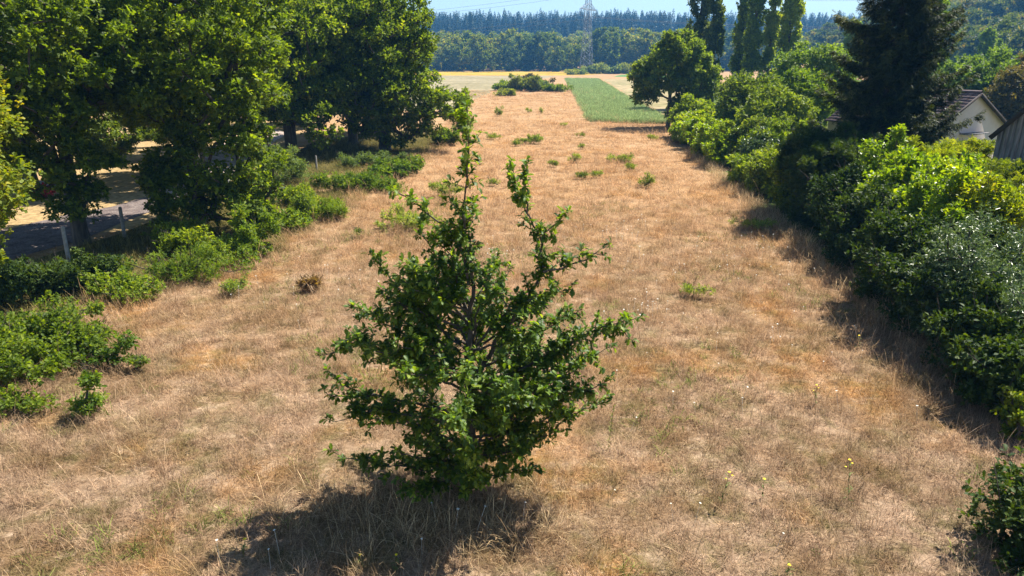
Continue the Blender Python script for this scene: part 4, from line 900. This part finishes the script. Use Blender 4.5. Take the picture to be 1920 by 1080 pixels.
for row in range(7):
    y0 = 372+row*13; xx = np.arange(-190, 420, 8.2)+r.normal(0, 2, len(np.arange(-190, 420, 8.2))); yy = y0+r.normal(0, 3, len(xx)) + np.maximum(0, xx-60)*.10; pts.append(np.stack([xx, yy], 1))
P2 = np.concatenate(pts); P2 = np.concatenate([P2, np.stack([r.uniform(-300, 700, 900), r.uniform(460, 640, 900)], 1)])
z = height(P2[:, 0], P2[:, 1]); P = np.column_stack([P2, z]); n = len(P); s_ = (.62+.6*r.random(n)**1.3)
scatter("far_wood", P, np.stack([0*z, 0*z, r.random(n)*6.28], 1), np.stack([s_*1.05, s_*1.05, s_*np.where(P[:, 1] > 458, .8, .95)], 1), r.integers(0, 6, n), src, "broad-leaved wood across the far end of the fields", "wood")
src = [farcrown(r, 22+4*r.random(), 3.3, FARC, 1, 420, 1) for _ in range(5)]
P2 = np.stack([r.uniform(-500, 1200, 9000), 600+420*r.random(9000)**1.1], 1); z = height(P2[:, 0], P2[:, 1]); P = np.column_stack([P2, z]); n = len(P); s_ = (.5+.75*r.random(n)**.8)
scatter("conifer_forest", P, np.stack([0*z, 0*z, r.random(n)*6.28], 1), np.stack([s_*1.15, s_*1.15, s_], 1), r.integers(0, 5, n), src, "bluish conifer forest on the distant ridge", "forest")
src = [farcrown(r, 13+3*r.random(), 4.6, HILLB, 0, 1900, .75) for _ in range(5)]
P2 = np.stack([r.uniform(120, 420, 2600), r.uniform(165, 440, 2600)], 1); z = height(P2[:, 0], P2[:, 1]); k = (P2[:, 0] > 112+.16*(P2[:, 1]-165)) & (P2[:, 0] < P2[:, 1]*.95+60); P2, z = P2[k], z[k]
P = np.column_stack([P2, z]); n = len(P); s_ = .7+.4*r.random(n)
scatter("hill_wood", P, np.stack([0*z, 0*z, r.random(n)*6.28], 1), np.stack([s_, s_, s_], 1), r.integers(0, 5, n), src, "leafy wood covering the hill at upper right", "wood")

# ------------------------------------------------------------------ pylon and cables
PY = gp(1099, 137.2); PY = np.array([PY[0], PY[1], 0.]); print("pylon", PY)
pe = empty("electricity_pylon", PY, "tall lattice electricity pylon rising in front of the far wood", "pylon")
ca, sa = cos(rad(62)), sin(rad(62)); AX = np.array([ca, sa, 0]); BX = np.array([-sa, ca, 0])   # AX: along the cross arms
def lat(z): return np.interp(z, [0, 14, 30, 60], [2.5, 1.6, 1.0, .8])
def corner(i, z): s = lat(z); return AX*s*(1 if i in (0, 1) else -1)+BX*s*(1 if i in (0, 3) else -1)+np.array([0, 0, z])
mb = MB(); zs = [0, 4, 7.6, 11, 14, 17, 19.8, 22.4, 25, 27.4, 29.8, 32.2, 34.6, 37, 39.5, 42, 44.5, 47, 50, 54]
for a, b in zip(zs[:-1], zs[1:]):
    for i in range(4):
        j = (i+1) % 4
        mb.tubes([corner(i, a)], [corner(i, b)], .11, .11, 4); mb.tubes([corner(i, a), corner(j, a)], [corner(j, b), corner(i, b)], .045, .045, 4); mb.tubes([corner(i, b)], [corner(j, b)], .045, .045, 4)
mb.build("mast", METAL, pe)
tips = []
for z0, Lh, Lt in [(27.2, 2.4, 9.5), (37.5, 2.2, 7.5), (47, 2, 6)]:
    for s in (1, -1):
        m_ = MB(); tip = AX*s*Lt+np.array([0, 0, z0]); tips.append(tip)
        for t in (1, -1):
            lo = AX*s*lat(z0)+BX*t*lat(z0)+np.array([0, 0, z0]); hi = AX*s*lat(z0+Lh)+BX*t*lat(z0+Lh)+np.array([0, 0, z0+Lh])
            m_.tubes([lo, hi], [tip, tip], .13, .09, 4)
            for q in np.linspace(.15, .85, 6):
                m_.tubes([lo+(tip-lo)*q], [hi+(tip-hi)*(q+.06)], .05, .05, 4)
        for q in np.linspace(.1, .9, 6):
            A_ = AX*s*lat(z0)+np.array([0, 0, z0]); m_.tubes([(A_+BX*lat(z0))*(1-q)+tip*q], [(A_-BX*lat(z0))*(1-q)+tip*q], .05, .05, 4)
        arm = m_.build("cross_arm", METAL, pe)
        m_ = MB(); m_.tubes([tip], [tip-[0, 0, 3.0]], .10, .10, 6)
        for q in np.linspace(.4, 2.8, 9): m_.tubes([tip-[0, 0, q]], [tip-[0, 0, q+.12]], .2, .2, 8)
        m_.build("insulator", METAL, arm)
WIRE = plainmat("cable_metal", (.10, .11, .13), (.16, .17, .2), 2, .6, 0)
side = ["near side", "far side"]
k = 0
for lvl in (0, 1):
    for si in (0, 1):
        tip = tips[lvl*2+si]+PY-np.array([0, 0, 3.0])
        for dirn, dn in ((-1, "left"), (1, "right")):
            span = 330.0; sg = BX*(-dirn) if BX[0] < 0 else BX*dirn
            end = tip+sg*span+np.array([0, 0, 3.0]); s = np.linspace(0, 1, 61); L_ = tip[None]*(1-s)[:, None]+end[None]*s[:, None]; L_[:, 2] -= 4*9.0*s*(1-s)
            V, F_ = tubes(L_[:-1], L_[1:], .045, .045, 4); o = mk("power_cable", V, F_, WIRE)
            tag(o, "%s cable leaving the pylon to the %s from its %s arm, %s" % (["lower", "upper"][lvl], dn, ["lowest", "second"][lvl], ["far side", "near side"][si]), "cable", "power cables")

# ------------------------------------------------------------------ house and barn
CREAM = plainmat("cream_render", (.60, .49, .45), (.66, .55, .50), 3, .9, .05)
TILE = plainmat("brown_roof_tile", (.10, .065, .06), (.18, .12, .11), 5, .75, .3)
WOOD = plainmat("weathered_board", (.09, .085, .085), (.27, .26, .26), 5, .9, .5, stretch=(4, 4, .3))
DARKW = plainmat("dark_bargeboard", (.03, .022, .02), (.06, .045, .04), 5, .7, .1)
WHT = plainmat("white_frame", (.6, .6, .58), (.72, .72, .7), 5, .6, 0); GLS = plainmat("window_glass", (.03, .035, .04), (.06, .07, .08), 2, .1, 0, spec=.8)
def gable_house(name, apex, ang, half, length, zr, ze, label, wmat, rmat, tiles=True, over=.25, boards=False, window=False):
    """apex: ground point under the front apex; ang: direction of the ridge going away; gable plane across it"""
    d = np.array([cos(ang), sin(ang), 0]); q = np.array([sin(ang), -cos(ang), 0]); up = np.array([0, 0, 1.])
    e = empty(name, (apex[0], apex[1], 0), label, name.replace("_", " ") if name != "cream_house" else "house")
    def W(a, b, z): return q*a+d*b+up*z
    m_ = MB()
    if not boards:
        P = [W(-half, 0, 0), W(half, 0, 0), W(half, 0, ze), W(0, 0, zr), W(-half, 0, ze)]; Q = [p+d*length for p in P]
        V = np.array(P+Q); o = mk("wall", V, [np.array([[0, 1, 2, 3, 4], [9, 8, 7, 6, 5]]), np.array([[1, 6, 7, 2], [0, 4, 9, 5]])], wmat, e)
    else:
        n = int(2*half/.17); w_ = 2*half/n
        for i in range(n):
            a = -half+(i+.5)*w_; zt = lambda x: zr-(zr-ze)*abs(x)/half
            dd = .01+.012*(i % 2); a0, a1 = a-w_*.47, a+w_*.47
            V = [W(a0, -dd, 0), W(a1, -dd, 0), W(a1, -dd, zt(a1)), W(a0, -dd, zt(a0)), W(a0, .05, 0), W(a1, .05, 0), W(a1, .05, zt(a1)), W(a0, .05, zt(a0))]
            m_.add(V, [[0, 1, 2, 3], [0, 3, 7, 4], [1, 5, 6, 2]])
        for s in (-1, 1): m_.add([W(s*half, .05, 0), W(s*half, length, 0), W(s*half, length, ze), W(s*half, .05, ze)], [[0, 1, 2, 3]])
        m_.build("wall", wmat, e)
    m_ = MB(); slope = math.hypot(half, zr-ze); nrow = int((slope+over)/.33)
    for s in (-1, 1):
        dn = (q*s*half+up*(ze-zr))/slope; nn = norm(np.cross(dn, d)); nn = nn if nn[2] > 0 else -nn
        c = W(0, 0, zr)+nn*.03
        for i in range(nrow):                                   # courses of tiles, each lapping the next
            a = c+dn*(i*.33)+nn*.00; b = c+dn*((i+1)*.33+.03)+nn*.035
            nc = int((length+2*over)/.3) if tiles else 1; lc = (length+2*over)/nc
            for k_ in range(nc):
                y0 = -over+k_*lc; z_ = nn*(.018*(k_ % 2)) if tiles else nn*0
                P = [a+d*y0+z_, a+d*(y0+lc)+z_, b+d*(y0+lc)+z_, b+d*y0+z_]
                m_.add(P+[p-nn*.04 for p in P], [[0, 1, 2, 3], [3, 2, 6, 7], [0, 3, 7, 4], [1, 5, 6, 2]])
    m_.build("roof", rmat, e)
    m_ = MB(); m_.tubes([W(0, -over-.02, zr+.06)], [W(0, length+over, zr+.06)], .11, .11, 8); m_.build("ridge_tiles", rmat, e)
    for s in (-1, 1):
        dn = (q*s*half+up*(ze-zr))/slope; nn = norm(np.cross(dn, d)); nn = nn if nn[2] > 0 else -nn
        A_ = W(0, -over-.03, zr)+nn*.05; L_ = slope+over
        m_ = MB(); P = [A_, A_+dn*L_, A_+dn*L_-nn*.16, A_-nn*.16]; m_.add(P+[p+d*.04 for p in P], [[0, 1, 2, 3], [4, 7, 6, 5], [0, 4, 5, 1], [3, 2, 6, 7], [1, 5, 6, 2], [0, 3, 7, 4]]); m_.build("bargeboard", DARKW, e)
    if window:
        R = np.stack([q, d, up], 1)
        m_ = MB(); m_.box(W(-.2, -.04, 1.2), (1.5, .08, 1.25), R); f = m_.build("window", WHT, e)
        m_ = MB(); m_.box(W(-.2, -.09, 1.2), (1.3, .03, 1.05), R); m_.build("pane", GLS, f)
        m_ = MB(); m_.box(W(.1, -.28, 2.22), (2.2, .5, .07), R); m_.build("canopy", WOOD, e)
    return e
gable_house("cream_house", at(1832, 175, 42)[:2], rad(118), 3.7, 7.0, at(1832, 175, 42)[2], at(1832, 175, 42)[2]-1.95, "cream rendered house with brown tiled gable roof behind the hedge", CREAM, TILE, window=True)
b = at(1856, 250, 25); gable_house("barn", (b[0]+1.95, b[1]-2.0), rad(40), 2.6, 8, b[2]+3.2, b[2]+.05, "grey weathered board barn with dark roof edge at the right edge", WOOD, DARKW, tiles=False, boards=True)
gable_house("garden_shed", (at(1712, 290, 37)[0], 37), rad(120), 1.6, 3.0, 2.9, 2.1, "low pale shed half hidden between the spruce and the rounded bush", plainmat("pale_board", (.34, .33, .36), (.46, .45, .5), 4, .8, .1), plainmat("grey_felt", (.12, .13, .16), (.2, .21, .25), 4, .8, .1), tiles=False)

# ------------------------------------------------------------------ fence posts under the oaks
CON = plainmat("concrete_post", (.24, .23, .21), (.42, .40, .37), 12, .9, .3)
def post(px, pb, pt_, label, mat=CON, wd=.11):
    b = gp(px, pb); h = at(px, pt_, b[1])[2]; r_ = np.random.default_rng(int(px)); tl = r_.normal(0, .025, 2)
    V = []; 
    for z, s in ((-.1, 1), (h*.97, .9), (h, .6)):
        for sx, sy in ((-1, -1), (1, -1), (1, 1), (-1, 1)): V.append([sx*wd/2*s+tl[0]*z, sy*wd/2*s+tl[1]*z, z])
    F_ = [[a+i, a+(i+1) % 4, a+4+(i+1) % 4, a+4+i] for a in (0, 4) for i in range(4)]+[[8, 9, 10, 11]]
    o = mk("fence_post", np.array(V), np.array(F_), mat); o.location = (b[0], b[1], 0); tag(o, label, "fence post", "fence posts along the lane")
post(5, 525, 455, "white concrete post on the left picture edge", wd=.10)
post(130, 492, 425, "white concrete post leaning beside the lane-side oak trunk", wd=.10)
post(234, 445, 388, "tallest clear concrete post standing against the lane", wd=.10)
post(311, 418, 380, "concrete post behind the slim sapling", wd=.12)
post(434, 372, 338, "concrete post showing in the skirted oak's leaves", wd=.14)
post(594, 320, 292, "small grey post in the deep shade under the dark oak", plainmat("grey_wood", (.14, .13, .12), (.24, .22, .2), 8), wd=.10)
post(503, 290, 238, "brown wooden post behind the grey green bush", plainmat("brown_wood", (.22, .15, .10), (.34, .25, .17), 8, .9, .3, stretch=(1, 1, .2)), wd=.14)

# ------------------------------------------------------------------ air
hm = bpy.data.materials.new("haze"); hm.use_nodes = True; hn = hm.node_tree; hn.nodes.clear()
pv = hn.nodes.new("ShaderNodeVolumePrincipled"); pv.inputs["Color"].default_value = (.16, .50, 1.0, 1); pv.inputs["Density"].default_value = .00036; pv.inputs["Anisotropy"].default_value = .1
oo = hn.nodes.new("ShaderNodeOutputMaterial"); hn.links.new(pv.outputs[0], oo.inputs["Volume"])
mb = MB(); mb.box(np.array([0, 2050, 59.]), (8400, 4400, 120)); hz = mb.build("haze", hm)
tag(hz, "thin blue summer haze over the far ridge", "haze", None, "stuff"); hz.display_type = 'WIRE'
